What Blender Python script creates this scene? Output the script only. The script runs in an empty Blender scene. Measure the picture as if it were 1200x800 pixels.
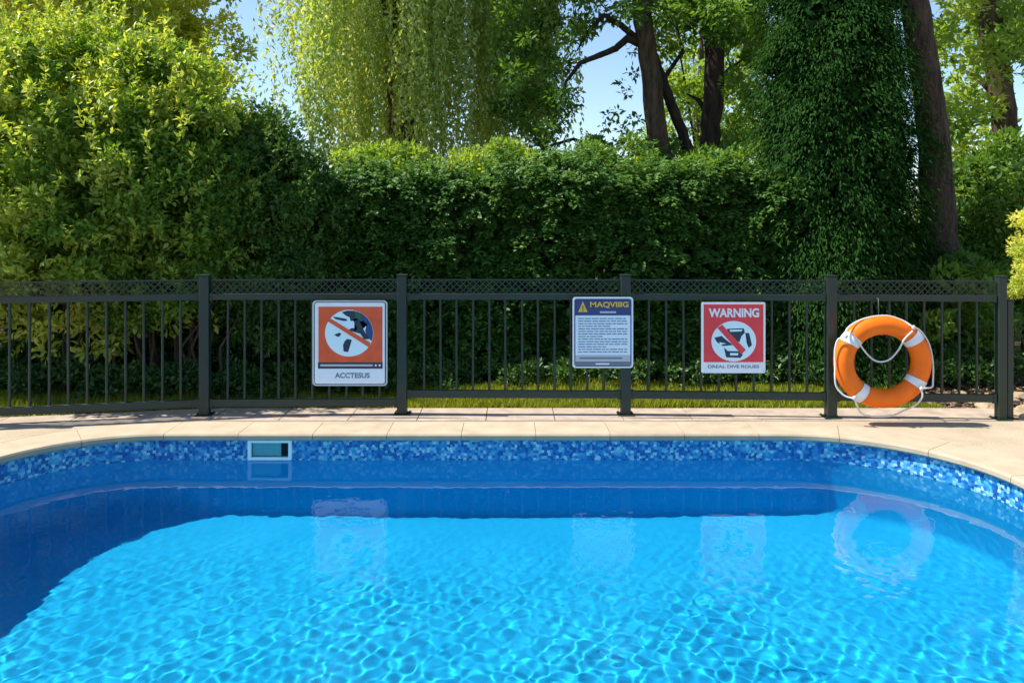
import bpy, bmesh, math, random
import numpy as np
from mathutils import Vector, Matrix

R = math.radians
random.seed(7)
rng = np.random.default_rng(7)
scene = bpy.context.scene
COL = scene.collection

# ------------------------------------------------------------------ camera
cam_data = bpy.data.cameras.new("camera")
cam_data.sensor_width = 36.0
cam_data.lens = 27.0
cam_data.shift_y = -0.115
cam_data.clip_start = 0.05
cam_data.clip_end = 2000.0
cam = bpy.data.objects.new("camera", cam_data)
COL.objects.link(cam)
cam.location = (0.0, 0.0, 1.70)
cam.rotation_euler = (R(90), 0, 0)
scene.camera = cam

# ------------------------------------------------------------------ sky, sun, exposure
SUN_EL = R(54.0)
SUN_DIR = Vector((-0.998, 0.05, 0.0)).normalized()          # horizontal direction towards the sun
sun_vec = Vector((SUN_DIR.x * math.cos(SUN_EL), SUN_DIR.y * math.cos(SUN_EL), math.sin(SUN_EL)))
world = bpy.data.worlds.new("World")
scene.world = world
world.use_nodes = True
wn = world.node_tree
wn.nodes.clear()
sky = wn.nodes.new("ShaderNodeTexSky")
sky.sky_type = 'NISHITA'
sky.sun_disc = False
sky.sun_elevation = SUN_EL
sky.sun_rotation = math.atan2(SUN_DIR.x, SUN_DIR.y)
sky.air_density = 1.0
sky.dust_density = 0.4
sky.ozone_density = 3.0
bg = wn.nodes.new("ShaderNodeBackground")
bg.inputs['Strength'].default_value = 0.125
wo = wn.nodes.new("ShaderNodeOutputWorld")
wn.links.new(sky.outputs[0], bg.inputs[0])
wn.links.new(bg.outputs[0], wo.inputs[0])

sun_data = bpy.data.lights.new("sun", 'SUN')
sun_data.energy = 4.7
sun_data.angle = R(0.53)
sun_data.color = (1.0, 0.95, 0.86)
sun = bpy.data.objects.new("sun", sun_data)
COL.objects.link(sun)
sun.location = (-20, 10, 30)
sun.rotation_euler = sun_vec.to_track_quat('Z', 'Y').to_euler()
sun_data.cycles.is_caustics_light = True

scene.view_settings.view_transform = 'Standard'
scene.view_settings.look = 'None'
scene.view_settings.exposure = 0.8
scene.view_settings.gamma = 1.0
scene.view_settings.use_curve_mapping = False
scene.render.engine = 'CYCLES'
scene.cycles.max_bounces = 10
scene.cycles.diffuse_bounces = 4
scene.cycles.glossy_bounces = 3
scene.cycles.transmission_bounces = 6
scene.cycles.transparent_max_bounces = 12
scene.cycles.caustics_reflective = False
scene.cycles.caustics_refractive = True
scene.cycles.sample_clamp_indirect = 6.0

# ------------------------------------------------------------------ helpers
def link(o, parent=None):
    COL.objects.link(o)
    if parent is not None:
        o.parent = parent
    return o

def tag(o, label=None, cat=None, group=None, kind=None):
    if label: o['label'] = label
    if cat: o['category'] = cat
    if group: o['group'] = group
    if kind: o['kind'] = kind
    return o

def empty(name, loc=(0, 0, 0), rz=0.0, parent=None):
    o = bpy.data.objects.new(name, None)
    o.location = loc
    o.rotation_euler = (0, 0, rz)
    o.empty_display_size = 0.1
    return link(o, parent)

def np_mesh(name, verts, faces, mat=None, parent=None, smooth=False, attrs=None):
    """verts (N,3) array, faces (M,k) array of one polygon size"""
    verts = np.asarray(verts, np.float32); faces = np.asarray(faces, np.int32)
    me = bpy.data.meshes.new(name)
    nv, nf, k = len(verts), len(faces), faces.shape[1]
    me.vertices.add(nv); me.vertices.foreach_set('co', verts.ravel())
    me.loops.add(nf * k); me.loops.foreach_set('vertex_index', faces.ravel())
    me.polygons.add(nf)
    me.polygons.foreach_set('loop_start', np.arange(0, nf * k, k, dtype=np.int32))
    me.polygons.foreach_set('loop_total', np.full(nf, k, np.int32))
    if smooth:
        me.polygons.foreach_set('use_smooth', np.ones(nf, bool))
    me.update(calc_edges=True)
    if attrs:
        for an, (dom, arr) in attrs.items():
            a = me.attributes.new(an, 'FLOAT', dom)
            a.data.foreach_set('value', np.asarray(arr, np.float32))
    if mat: me.materials.append(mat)
    return link(bpy.data.objects.new(name, me), parent)

def bm_obj(name, bm, mat=None, parent=None, smooth=False, bevel=0.0):
    me = bpy.data.meshes.new(name)
    bmesh.ops.recalc_face_normals(bm, faces=bm.faces)
    bm.to_mesh(me); bm.free()
    if smooth:
        me.polygons.foreach_set('use_smooth', np.ones(len(me.polygons), bool))
    if mat:
        for m in (mat if isinstance(mat, (list, tuple)) else [mat]):
            me.materials.append(m)
    o = link(bpy.data.objects.new(name, me), parent)
    if bevel > 0:
        md = o.modifiers.new('bevel', 'BEVEL'); md.width = bevel; md.segments = 2; md.limit_method = 'ANGLE'
    return o

def add_box(bm, x0, x1, y0, y1, z0, z1, mat_index=0):
    vs = [bm.verts.new(p) for p in ((x0, y0, z0), (x1, y0, z0), (x1, y1, z0), (x0, y1, z0),
                                    (x0, y0, z1), (x1, y0, z1), (x1, y1, z1), (x0, y1, z1))]
    for f in ((0, 3, 2, 1), (4, 5, 6, 7), (0, 1, 5, 4), (1, 2, 6, 5), (2, 3, 7, 6), (3, 0, 4, 7)):
        bm.faces.new([vs[i] for i in f]).material_index = mat_index

def tube_arrays(pts, radii, sides=8, off=0):
    """vertices and quads of a tapered tube along pts"""
    pts = [Vector(p) for p in pts]
    n = len(pts)
    V, F = [], []
    up = Vector((0, 0, 1))
    prev = None
    for i in range(n):
        d = (pts[min(i + 1, n - 1)] - pts[max(i - 1, 0)])
        if d.length < 1e-9: d = Vector((0, 0, 1))
        d.normalize()
        if prev is None:
            a = d.cross(Vector((1, 0, 0)) if abs(d.x) < 0.8 else Vector((0, 1, 0))).normalized()
        else:
            a = (prev - d * prev.dot(d)).normalized()
        prev = a
        b = d.cross(a)
        for s in range(sides):
            t = 2 * math.pi * s / sides
            V.append(tuple(pts[i] + (a * math.cos(t) + b * math.sin(t)) * radii[i]))
    for i in range(n - 1):
        for s in range(sides):
            s2 = (s + 1) % sides
            F.append((off + i * sides + s, off + i * sides + s2, off + (i + 1) * sides + s2, off + (i + 1) * sides + s))
    return V, F

class Tubes:
    def __init__(self): self.V = []; self.F = []
    def add(self, pts, radii, sides=8):
        if not hasattr(radii, '__len__'): radii = [radii] * len(pts)
        v, f = tube_arrays(pts, radii, sides, len(self.V))
        self.V += v; self.F += f
    def build(self, name, mat, parent=None, smooth=True):
        return np_mesh(name, self.V, self.F, mat, parent, smooth)

# node helpers
def new_mat(name):
    m = bpy.data.materials.new(name); m.use_nodes = True
    nt = m.node_tree; nt.nodes.clear()
    out = nt.nodes.new('ShaderNodeOutputMaterial')
    return m, nt, out

def N(nt, typ, **kw):
    n = nt.nodes.new(typ)
    for k, v in kw.items():
        if hasattr(n, k) and k not in n.inputs: setattr(n, k, v)
        else: n.inputs[k].default_value = v
    return n

def ramp(nt, fac, stops, interp='LINEAR'):
    r = nt.nodes.new('ShaderNodeValToRGB'); r.color_ramp.interpolation = interp
    e = r.color_ramp.elements
    while len(e) > 1: e.remove(e[-1])
    e[0].position = stops[0][0]; e[0].color = (*stops[0][1], 1)
    for p, c in stops[1:]:
        x = e.new(p); x.color = (*c, 1)
    nt.links.new(fac, r.inputs[0])
    return r.outputs[0]

def basic(name, color, rough=0.5, metal=0.0, noise=0.0, nscale=20.0, bump=0.0, bscale=60.0, spec=0.5, coat=0.0):
    m, nt, out = new_mat(name)
    b = N(nt, 'ShaderNodeBsdfPrincipled')
    b.inputs['Roughness'].default_value = rough; b.inputs['Metallic'].default_value = metal
    b.inputs['Specular IOR Level'].default_value = spec
    b.inputs['Coat Weight'].default_value = coat
    if noise > 0:
        t = N(nt, 'ShaderNodeTexNoise', Scale=nscale, Detail=5.0)
        tc = N(nt, 'ShaderNodeTexCoord'); nt.links.new(tc.outputs['Object'], t.inputs['Vector'])
        c0 = tuple(max(0, c * (1 - noise)) for c in color); c1 = tuple(min(1, c * (1 + noise)) for c in color)
        nt.links.new(ramp(nt, t.outputs[0], [(0.3, c0), (0.7, c1)]), b.inputs['Base Color'])
    else:
        b.inputs['Base Color'].default_value = (*color, 1)
    if bump > 0:
        t2 = N(nt, 'ShaderNodeTexNoise', Scale=bscale, Detail=6.0)
        tc2 = N(nt, 'ShaderNodeTexCoord'); nt.links.new(tc2.outputs['Object'], t2.inputs['Vector'])
        bp = N(nt, 'ShaderNodeBump', Strength=bump, Distance=0.01)
        nt.links.new(t2.outputs[0], bp.inputs['Height']); nt.links.new(bp.outputs[0], b.inputs['Normal'])
    nt.links.new(b.outputs[0], out.inputs[0])
    return m

# ------------------------------------------------------------------ pool outline
PX0, PX1, PY0, PY1 = -3.82, 3.38, 0.8, 6.22
def pool_outline(off=0.0, n=26):
    """closed outline, counter clockwise, offset outwards by off; corner radii of their own"""
    cs = [(PX1, PY0, 0.9, -90), (PX1, PY1, 1.18, 0), (PX0, PY1, 1.0, 90), (PX0, PY0, 0.9, 180)]
    pts = []
    for cx, cy, r, a0 in cs:
        ox = cx - r if cx > 0 else cx + r
        oy = cy - r if cy > 3 else cy + r
        for k in range(n + 1):
            a = R(a0 + 90.0 * k / n)
            pts.append((ox + (r + off) * math.cos(a), oy + (r + off) * math.sin(a)))
    # subdivide long straight runs
    out = []
    for i, p in enumerate(pts):
        q = pts[(i + 1) % len(pts)]
        d = math.dist(p, q); m = max(1, int(d / 0.1))
        for j in range(m):
            out.append((p[0] + (q[0] - p[0]) * j / m, p[1] + (q[1] - p[1]) * j / m))
    return out

def point_in(poly, X, Y):
    poly = np.array(poly); ins = np.zeros(X.shape, bool)
    x1, y1 = poly[:, 0], poly[:, 1]; x2, y2 = np.roll(x1, -1), np.roll(y1, -1)
    for a, b, c, d in zip(x1, y1, x2, y2):
        if b == d: continue
        cond = ((b > Y) != (d > Y)) & (X < (c - a) * (Y - b) / (d - b) + a)
        ins ^= cond
    return ins

WATER_Z = -0.22
FLOOR_Z = -1.42

# liner
m_liner, nt, out = new_mat('pool_liner')
b = N(nt, 'ShaderNodeBsdfDiffuse')
tc = N(nt, 'ShaderNodeTexCoord')
t = N(nt, 'ShaderNodeTexNoise', Scale=1.3, Detail=4.0); nt.links.new(tc.outputs['Object'], t.inputs['Vector'])
nt.links.new(ramp(nt, t.outputs[0], [(0.3, (0.010, 0.37, 0.70)), (0.7, (0.016, 0.425, 0.76))]), b.inputs['Color'])
nt.links.new(b.outputs[0], out.inputs[0])

# waterline mosaic
m_mosaic, nt, out = new_mat('waterline_mosaic')
b = N(nt, 'ShaderNodeBsdfPrincipled', Roughness=0.3)
at = N(nt, 'ShaderNodeAttribute'); at.attribute_name = 'arc'
tc = N(nt, 'ShaderNodeTexCoord'); sx = N(nt, 'ShaderNodeSeparateXYZ'); nt.links.new(tc.outputs['Object'], sx.inputs[0])
def mth(nt, op, a, b=None, clamp=False):
    n = nt.nodes.new('ShaderNodeMath'); n.operation = op; n.use_clamp = clamp
    for i, v in enumerate((a, b)):
        if v is None: continue
        if isinstance(v, (int, float)): n.inputs[i].default_value = v
        else: nt.links.new(v, n.inputs[i])
    return n.outputs[0]
cu = nt.nodes.new('ShaderNodeCombineXYZ')
nt.links.new(at.outputs['Fac'], cu.inputs[0]); nt.links.new(sx.outputs[2], cu.inputs[1])
vor = N(nt, 'ShaderNodeTexVoronoi', Scale=44.0, Randomness=0.6); vor.distance = 'CHEBYCHEV'; vor.voronoi_dimensions = '2D'
nt.links.new(cu.outputs[0], vor.inputs['Vector'])
wnz = nt.nodes.new('ShaderNodeTexWhiteNoise'); nt.links.new(vor.outputs['Color'], wnz.inputs['Vector'])
tcol = ramp(nt, wnz.outputs['Value'], [(0.0, (0.012, 0.10, 0.34)), (0.18, (0.018, 0.17, 0.48)), (0.42, (0.04, 0.28, 0.58)),
                                      (0.64, (0.10, 0.42, 0.62)), (0.80, (0.24, 0.55, 0.68)), (0.92, (0.50, 0.72, 0.78))], 'CONSTANT')
nz = N(nt, 'ShaderNodeTexNoise', Scale=120.0, Detail=3.0); nt.links.new(tc.outputs['Object'], nz.inputs['Vector'])
mx = nt.nodes.new('ShaderNodeMix'); mx.data_type = 'RGBA'; mx.blend_type = 'MULTIPLY'; mx.inputs[0].default_value = 1.0
nt.links.new(tcol, mx.inputs[6]); nt.links.new(ramp(nt, nz.outputs[0], [(0.35, (0.6, 0.65, 0.7)), (0.6, (1, 1, 1))]), mx.inputs[7])
nt.links.new(mx.outputs[2], b.inputs['Base Color']); nt.links.new(b.outputs[0], out.inputs[0])

SKX = None
def ring_wall(name, off, z_list, mat, parent=None, off_list=None, attr=False, hole=False):
    P0 = pool_outline(0.0)
    n = len(P0); V = []; arc = []
    s = 0.0; arcs = [0.0]
    for i in range(1, n): s += math.dist(P0[i - 1], P0[i]); arcs.append(s)
    for j, z in enumerate(z_list):
        o = off if off_list is None else off_list[j]
        P = pool_outline_same(o, n)
        V += [(p[0], p[1], z) for p in P]; arc += arcs
    F = []
    for j in range(len(z_list) - 1):
        for i in range(n):
            k = (i + 1) % n
            if hole and P0[i][1] > 6.2 and abs((P0[i][0] + P0[k][0]) / 2 - SKX) < 0.12: continue
            F.append((j * n + i, j * n + k, (j + 1) * n + k, (j + 1) * n + i))
    return np_mesh(name, V, F, mat, parent, True, {'arc': ('POINT', arc)} if attr else None)

def pool_outline_same(off, n):
    """outline with the same point count at any offset: move the base points along their normals"""
    P = pool_outline(0.0); m = len(P); out = []
    for i in range(m):
        a, c = P[i - 1], P[(i + 1) % m]
        tx, ty = c[0] - a[0], c[1] - a[1]; L = math.hypot(tx, ty)
        out.append((P[i][0] + ty / L * off, P[i][1] - tx / L * off))
    return out

_q = [(P_a[0] + P_b[0]) / 2 for P_a, P_b in zip(pool_outline(0.0)[:-1], pool_outline(0.0)[1:]) if P_a[1] > 6.2199 and P_b[1] > 6.2199]
SKX = min(_q, key=lambda v: abs(v + 1.955))
pool_root = empty('swimming_pool')
tag(pool_root, kind='structure')
mosaic = ring_wall('mosaic_band', 0.03, [-0.03, -0.232], m_mosaic, pool_root, attr=True, hole=True)
ring_wall('pool_wall', 0.034, [-0.23, -0.5, -0.9, -1.30, -1.36, -1.40, FLOOR_Z], m_liner, pool_root,
          off_list=[0.034, 0.034, 0.034, 0.034, 0.018, -0.02, -0.09])
# the floor as one sheet
P = pool_outline_same(-0.088, 0)
bm = bmesh.new(); bm.faces.new([bm.verts.new((p[0], p[1], FLOOR_Z + 0.0)) for p in P])
floor = bm_obj('pool_floor', bm, m_liner, pool_root)

# ------------------------------------------------------------------ water
def wave(X, Y):
    h = np.zeros_like(X)
    r = np.random.default_rng(3)
    # calmer near the far wall
    dw = np.minimum(6.3 - Y, (PX1 + 0.1 - X) * 1.5)
    amp = 0.045 + 0.95 * np.clip((dw - 0.25) / 2.4, 0.0, 1.0) ** 1.15
    # gusts: patches of livelier and of calmer water
    amp = amp * (0.80 + 0.24 * np.sin(1.9 * X + 0.7 * Y + 0.6) * np.sin(1.3 * Y - 0.8 * X) + 0.20 * np.sin(4.1 * X - 2.3 * Y) * np.sin(3.1 * Y + 1.4 * X + 1))
    ph = 0.35 * np.sin(1.7 * X + 0.9 * Y) + 0.3 * np.sin(0.8 * X - 2.1 * Y + 1.0)
    for lam, a, cnt in ((1.1, 0.0015, 5), (0.40, 0.00060, 8), (0.150, 0.00036, 22), (0.085, 0.00024, 26), (0.055, 0.00007, 26)):
        for i in range(cnt):
            th = r.uniform(0, 2 * np.pi); l = lam * r.uniform(0.75, 1.3); k = 2 * np.pi / l
            h += a / math.sqrt(cnt) * 1.6 * np.sin(k * (X * math.cos(th) + Y * math.sin(th)) + r.uniform(0, 6.28) + ph * r.uniform(0.5, 2.0))
    return h * amp
xs = np.arange(PX0 - 0.06, PX1 + 0.08, 0.012)
ys = np.concatenate([np.arange(PY0 - 0.06, 2.5, 0.03), np.arange(2.5, 5.2, 0.012), np.arange(5.2, PY1 + 0.08, 0.018)])
X, Y = np.meshgrid(xs, ys)
Z = WATER_Z + wave(X, Y)
nx, ny = len(xs), len(ys)
idx = np.arange(nx * ny).reshape(ny, nx)
q = np.stack([idx[:-1, :-1], idx[:-1, 1:], idx[1:, 1:], idx[1:, :-1]], -1).reshape(-1, 4)
cx = ((X[:-1, :-1] + X[1:, 1:]) / 2).ravel(); cy = ((Y[:-1, :-1] + Y[1:, 1:]) / 2).ravel()
q = q[point_in(pool_outline(0.05), cx, cy)]
used = np.unique(q); remap = np.zeros(nx * ny, np.int32); remap[used] = np.arange(len(used))
VW = np.stack([X.ravel(), Y.ravel(), Z.ravel()], -1)[used]
m_water, nt, out = new_mat('pool_water')
gl = N(nt, 'ShaderNodeBsdfGlass', Roughness=0.0, IOR=1.333); gl.inputs['Color'].default_value = (1, 1, 1, 1)
nt.links.new(gl.outputs[0], out.inputs[0])
water = np_mesh('water', VW, remap[q], m_water, None, True)
tag(water, kind='structure')
water.cycles.is_caustics_caster = True
for o in (floor, bpy.data.objects['pool_wall']):
    o.cycles.is_caustics_receiver = True

H_CAM, HZ, F = 1.70, 262.0, 900.0
def at(px, py, Y):
    """point at depth Y seen at (px, py) of the 1200 x 800 photograph"""
    return Vector(((px - 600.0) / F * Y, Y, H_CAM - (py - HZ) / F * Y))

# ------------------------------------------------------------------ deck and ground
m_conc, nt, out = new_mat('deck_concrete')
b = N(nt, 'ShaderNodeBsdfPrincipled', Roughness=0.85)
b.inputs['Specular IOR Level'].default_value = 0.25
tc = N(nt, 'ShaderNodeTexCoord')
t1 = N(nt, 'ShaderNodeTexNoise', Scale=2.2, Detail=6.0, Roughness=0.6); nt.links.new(tc.outputs['Object'], t1.inputs['Vector'])
t2 = N(nt, 'ShaderNodeTexNoise', Scale=85.0, Detail=4.0); nt.links.new(tc.outputs['Object'], t2.inputs['Vector'])
c1 = ramp(nt, t1.outputs[0], [(0.30, (0.36, 0.285, 0.205)), (0.5, (0.44, 0.355, 0.247)), (0.72, (0.50, 0.41, 0.29))])
c2 = ramp(nt, t2.outputs[0], [(0.30, (0.72, 0.72, 0.72)), (0.55, (1, 1, 1))])
mx = nt.nodes.new('ShaderNodeMix'); mx.data_type = 'RGBA'; mx.blend_type = 'MULTIPLY'; mx.inputs[0].default_value = 1.0
nt.links.new(c1, mx.inputs[6]); nt.links.new(c2, mx.inputs[7])
nt.links.new(mx.outputs[2], b.inputs['Base Color'])
bp = N(nt, 'ShaderNodeBump', Strength=0.35, Distance=0.004); nt.links.new(t2.outputs[0], bp.inputs['Height']); nt.links.new(bp.outputs[0], b.inputs['Normal'])
nt.links.new(b.outputs[0], out.inputs[0])
m_paver = basic('paving_slab', (0.40, 0.32, 0.25), 0.9, noise=0.2, nscale=7, bump=0.4, bscale=90, spec=0.2)
m_grout = basic('joint_sand', (0.12, 0.095, 0.075), 0.95, noise=0.2)

def deck_back(x):
    """y of the joint between pool deck and the slabs under the fence"""
    return 6.62 if x > -2.73 else 6.62 + (x + 2.73) * 0.195

P0 = pool_outline_same(0.0, 0); n = len(P0)
prof = [(0.06, -0.046), (0.006, -0.044), (0.005, -0.012), (0.012, -0.006), (0.374, -0.006), (0.3745, 0.0), (0.384, 0.0)]
V = []
for o_, z_ in prof:
    V += [(p[0], p[1], z_) for p in pool_outline_same(o_, 0)]
inner_last = pool_outline_same(0.384, 0)
XL, XR, YB = -14.0, 14.0, -6.0
pcx, pcy = -0.17, 3.5
outer = []
for p in inner_last:
    dx, dy = p[0] - pcx, p[1] - pcy
    tt = 1e9
    if dx > 0: tt = min(tt, (XR - pcx) / dx)
    if dx < 0: tt = min(tt, (XL - pcx) / dx)
    if dy < 0: tt = min(tt, (YB - pcy) / dy)
    if dy > 0:
        s0 = (6.62 - pcy) / dy
        x_ = pcx + dx * s0
        if x_ < -2.73:   # meet the slanted line
            s0 = (6.62 + 2.73 * 0.195 + pcx * 0.195 - pcy) / (dy - 0.195 * dx)
        tt = min(tt, s0)
    outer.append((pcx + dx * tt, pcy + dy * tt, 0.0))
V += outer
F_ = []
rows = len(prof) + 1
for j in range(rows - 1):
    for i in range(n):
        k = (i + 1) % n
        F_.append((j * n + i, j * n + k, (j + 1) * n + k, (j + 1) * n + i))
deck = np_mesh('pool_deck', V, F_, m_conc, None, False)
tag(deck, kind='structure')

# coping stones, every one a piece
prof_s = [(0.058, -0.058), (0.0, -0.056), (-0.008, -0.044), (-0.007, -0.016), (0.003, -0.003), (0.014, 0.0), (0.370, 0.0005), (0.371, -0.02)]
lines_s = [pool_outline_same(o_, 0) for o_, z_ in prof_s]
m_cope = [basic('coping_stone_a', (0.445, 0.36, 0.252), 0.85, noise=0.12, nscale=5, bump=0.3, bscale=90, spec=0.2),
          basic('coping_stone_b', (0.432, 0.347, 0.243), 0.85, noise=0.14, nscale=6, bump=0.3, bscale=90, spec=0.2)]
arc_s = [0.0]
for i in range(1, n + 1): arc_s.append(arc_s[-1] + math.dist(P0[i - 1], P0[i % n]))
i0 = 0
while i0 < n:
    i1 = i0 + 1
    while i1 < n and arc_s[i1] - arc_s[i0] < 0.595: i1 += 1
    if n - i1 < 3: i1 = n
    bm = bmesh.new(); rows_s = []
    for i in range(i0, i1 + 1):
        row_ = []
        for j, (o_, z_) in enumerate(prof_s):
            p = Vector(lines_s[j][i % n]).to_3d(); p.z = z_
            if i in (i0, i1):
                q_ = Vector(lines_s[j][(i + (1 if i == i0 else -1)) % n]).to_3d(); q_.z = z_
                p = p + (q_ - p).normalized() * 0.0022
            row_.append(bm.verts.new(p))
        rows_s.append(row_)
    for a_, b_ in zip(rows_s[:-1], rows_s[1:]):
        for j in range(len(prof_s) - 1): bm.faces.new((a_[j], b_[j], b_[j + 1], a_[j + 1]))
    bm.faces.new(rows_s[0]); bm.faces.new(rows_s[-1][::-1])
    bm_obj('coping_stone', bm, random.choice(m_cope), deck)
    i0 = i1

# slab strip under the fence: every slab a piece
strip = np_mesh('paving_strip', [(-14, deck_back(-14) - .01, -0.012), (-2.73, 6.61, -0.012), (14, 6.61, -0.012), (14, 7.09, -0.012), (-2.73, 7.10, -0.012), (-14, deck_back(-14) + .5, -0.012)],
                [(0, 1, 4, 5), (1, 2, 3, 4)], m_grout)
tag(strip, kind='structure')
xk = -8.0; k = 0
while xk < 9.5:
    w = 0.598
    xa, xb = xk + 0.004, xk + w - 0.004
    bm = bmesh.new()
    dz = random.uniform(-0.0015, 0.0015)
    ya, yb = deck_back(xa), deck_back(xb)
    g_ = 0.008; dd = 0.455
    lo = [bm.verts.new((x, y, -0.03)) for x, y in ((xa, ya + g_), (xb, yb + g_), (xb, yb + dd), (xa, ya + dd))]
    hi = [bm.verts.new((x, y, 0.003 + dz)) for x, y in ((xa, ya + g_), (xb, yb + g_), (xb, yb + dd), (xa, ya + dd))]
    bm.faces.new(hi)
    for i in range(4): bm.faces.new((lo[i], lo[(i + 1) % 4], hi[(i + 1) % 4], hi[i]))
    bm_obj('slab', bm, m_paver, strip)
    xk += w; k += 1

m_soil = basic('soil', (0.075, 0.055, 0.035), 0.95, noise=0.45, nscale=3.0, bump=0.8, bscale=25, spec=0.1)
Pg = pool_outline_same(0.30, 0)
Vg = [(p[0], p[1], -0.035) for p in Pg]
for p in Pg:
    dx, dy = p[0] - pcx, p[1] - pcy; s_ = 700.0 / max(abs(dx), abs(dy)); Vg.append((pcx + dx * s_, pcy + dy * s_, -0.035))
ground = np_mesh('ground', Vg, [(i, (i + 1) % n, n + (i + 1) % n, n + i) for i in range(n)], m_soil)
tag(ground, kind='structure')

# ------------------------------------------------------------------ skimmer
m_white = basic('white_plastic', (0.82, 0.90, 0.90), 0.35)
m_teal = basic('skimmer_flap_plastic', (0.10, 0.36, 0.38), 0.4)
sk = empty('pool_skimmer', (SKX, 6.25, 0.0))
tag(sk, 'white rectangular skimmer inlet set in the blue mosaic band of the pool wall', 'skimmer')
bm = bmesh.new()
z0, z1, hw = -0.216, -0.055, 0.178
add_box(bm, -hw, hw, -0.022, 0.01, z1 - 0.022, z1)
add_box(bm, -hw, hw, -0.022, 0.01, z0, z0 + 0.020)
add_box(bm, -hw, -hw + 0.026, -0.022, 0.01, z0 + 0.0205, z1 - 0.0225)
add_box(bm, hw - 0.026, hw, -0.022, 0.01, z0 + 0.0205, z1 - 0.0225)
bm_obj('frame', bm, m_white, sk)
bm = bmesh.new()
add_box(bm, -hw + 0.03, 0.085, 0.012, 0.018, z0 + 0.024, z1 - 0.030)
o = bm_obj('flap', bm, m_teal, sk, bevel=0.003)
bm = bmesh.new()
add_box(bm, -0.17, 0.17, 0.20, 0.206, z0 - 0.01, z1 + 0.01)
add_box(bm, -0.17, 0.17, 0.012, 0.199, z0 - 0.006, z0 + 0.004)
add_box(bm, -0.17, 0.17, 0.012, 0.199, z1 - 0.012, z1 - 0.002)
add_box(bm, -0.17, -0.152, 0.012, 0.199, z0 + 0.005, z1 - 0.013)
add_box(bm, 0.152, 0.17, 0.012, 0.199, z0 + 0.005, z1 - 0.013)
bm_obj('throat', bm, basic('skimmer_throat', (0.16, 0.34, 0.36), 0.6), sk)

# ------------------------------------------------------------------ fence
m_fence, nt, out = new_mat('painted_fence_steel')
b = N(nt, 'ShaderNodeBsdfPrincipled', Roughness=0.42)
tc = N(nt, 'ShaderNodeTexCoord')
t1 = N(nt, 'ShaderNodeTexNoise', Scale=9.0, Detail=6.0); nt.links.new(tc.outputs['Object'], t1.inputs['Vector'])
nt.links.new(ramp(nt, t1.outputs[0], [(0.3, (0.010, 0.023, 0.016)), (0.7, (0.017, 0.034, 0.025))]), b.inputs['Base Color'])
t9 = N(nt, 'ShaderNodeTexNoise', Scale=55.0, Detail=8.0, Roughness=0.7); nt.links.new(tc.outputs['Object'], t9.inputs['Vector'])
mxf = nt.nodes.new('ShaderNodeMix'); mxf.data_type = 'RGBA'
nt.links.new(ramp(nt, t9.outputs[0], [(0.60, (0, 0, 0)), (0.78, (0.55,) * 3)]), mxf.inputs[0])
src = b.inputs['Base Color'].links[0].from_socket
nt.links.new(src, mxf.inputs[6]); mxf.inputs[7].default_value = (0.085, 0.09, 0.07, 1); nt.links.new(mxf.outputs[2], b.inputs['Base Color'])
nt.links.new(ramp(nt, t1.outputs[0], [(0.3, (0.34,) * 3), (0.7, (0.55,) * 3)]), b.inputs['Roughness'])
nt.links.new(b.outputs[0], out.inputs[0])

fence = empty('metal_fence', (0, 6.83, 0))
tag(fence, 'long dark green metal pool fence with upright bars and a lattice strip on top', 'fence')
POSTS = [(-6.55, 6.08), (-4.62, 6.47), (-2.73, 6.83), (-0.98, 6.86), (1.01, 6.84), (2.80, 6.75), (4.25, 6.68)]
fo = Vector((0, 6.83, 0))
def fence_post(x, y, rz, top=1.236, w=0.086):
    bm = bmesh.new()
    add_box(bm, -w / 2, w / 2, -w / 2, w / 2, 0.010, top)
    o = bm_obj('post', bm, m_fence, fence, bevel=0.006)
    o.location = (x, y - 6.83, 0); o.rotation_euler = (0, 0, rz)
    bm = bmesh.new()
    add_box(bm, -w / 2 - 0.004, w / 2 + 0.004, -w / 2 - 0.004, w / 2 + 0.004, top + 0.0005, top + 0.012)
    c = bm_obj('post_cap', bm, m_fence, o, bevel=0.004)
    bm = bmesh.new()
    add_box(bm, -w / 2 - 0.03, w / 2 + 0.03, -w / 2 - 0.03, w / 2 + 0.03, 0.004, 0.0098)
    for sx_ in (-1, 1):
        for sy_ in (-1, 1):
            bmesh.ops.create_cone(bm, cap_ends=True, segments=6, radius1=0.008, radius2=0.008, depth=0.01,
                                  matrix=Matrix.Translation((sx_ * (w / 2 + 0.017), sy_ * (w / 2 + 0.017), 0.013)))
    bm_obj('base_plate', bm, m_fence, o)
    return o
ROUND = None
for i, (x, y) in enumerate(POSTS):
    if i == 0: a = math.atan2(POSTS[1][1] - y, POSTS[1][0] - x)
    elif i <= 2: a = math.atan2(POSTS[i][1] - POSTS[i - 1][1], POSTS[i][0] - POSTS[i - 1][0]) * (0.5 if i == 2 else 1)
    else: a = 0.0
    fence_post(x, y, a, w=0.086 if i < 6 else 0.072)
end2 = fence_post(4.335, 6.70, 0.0, top=1.03, w=0.052)

def flat_bar(bm, p, q, w, y0, y1):
    """strip between two points of the x-z plane"""
    d = Vector((q[0] - p[0], 0, q[1] - p[1])); nrm = Vector((-d.z, 0, d.x)).normalized() * w / 2
    a = Vector((p[0], 0, p[1])); c = Vector((q[0], 0, q[1]))
    pts = [a - nrm, a + nrm, c + nrm, c - nrm]
    lo = [bm.verts.new((v.x, y0, v.z)) for v in pts]; hi = [bm.verts.new((v.x, y1, v.z)) for v in pts]
    bm.faces.new(lo); bm.faces.new(hi[::-1])
    for i in range(4): bm.faces.new((lo[i], hi[i], hi[(i + 1) % 4], lo[(i + 1) % 4]))

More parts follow.
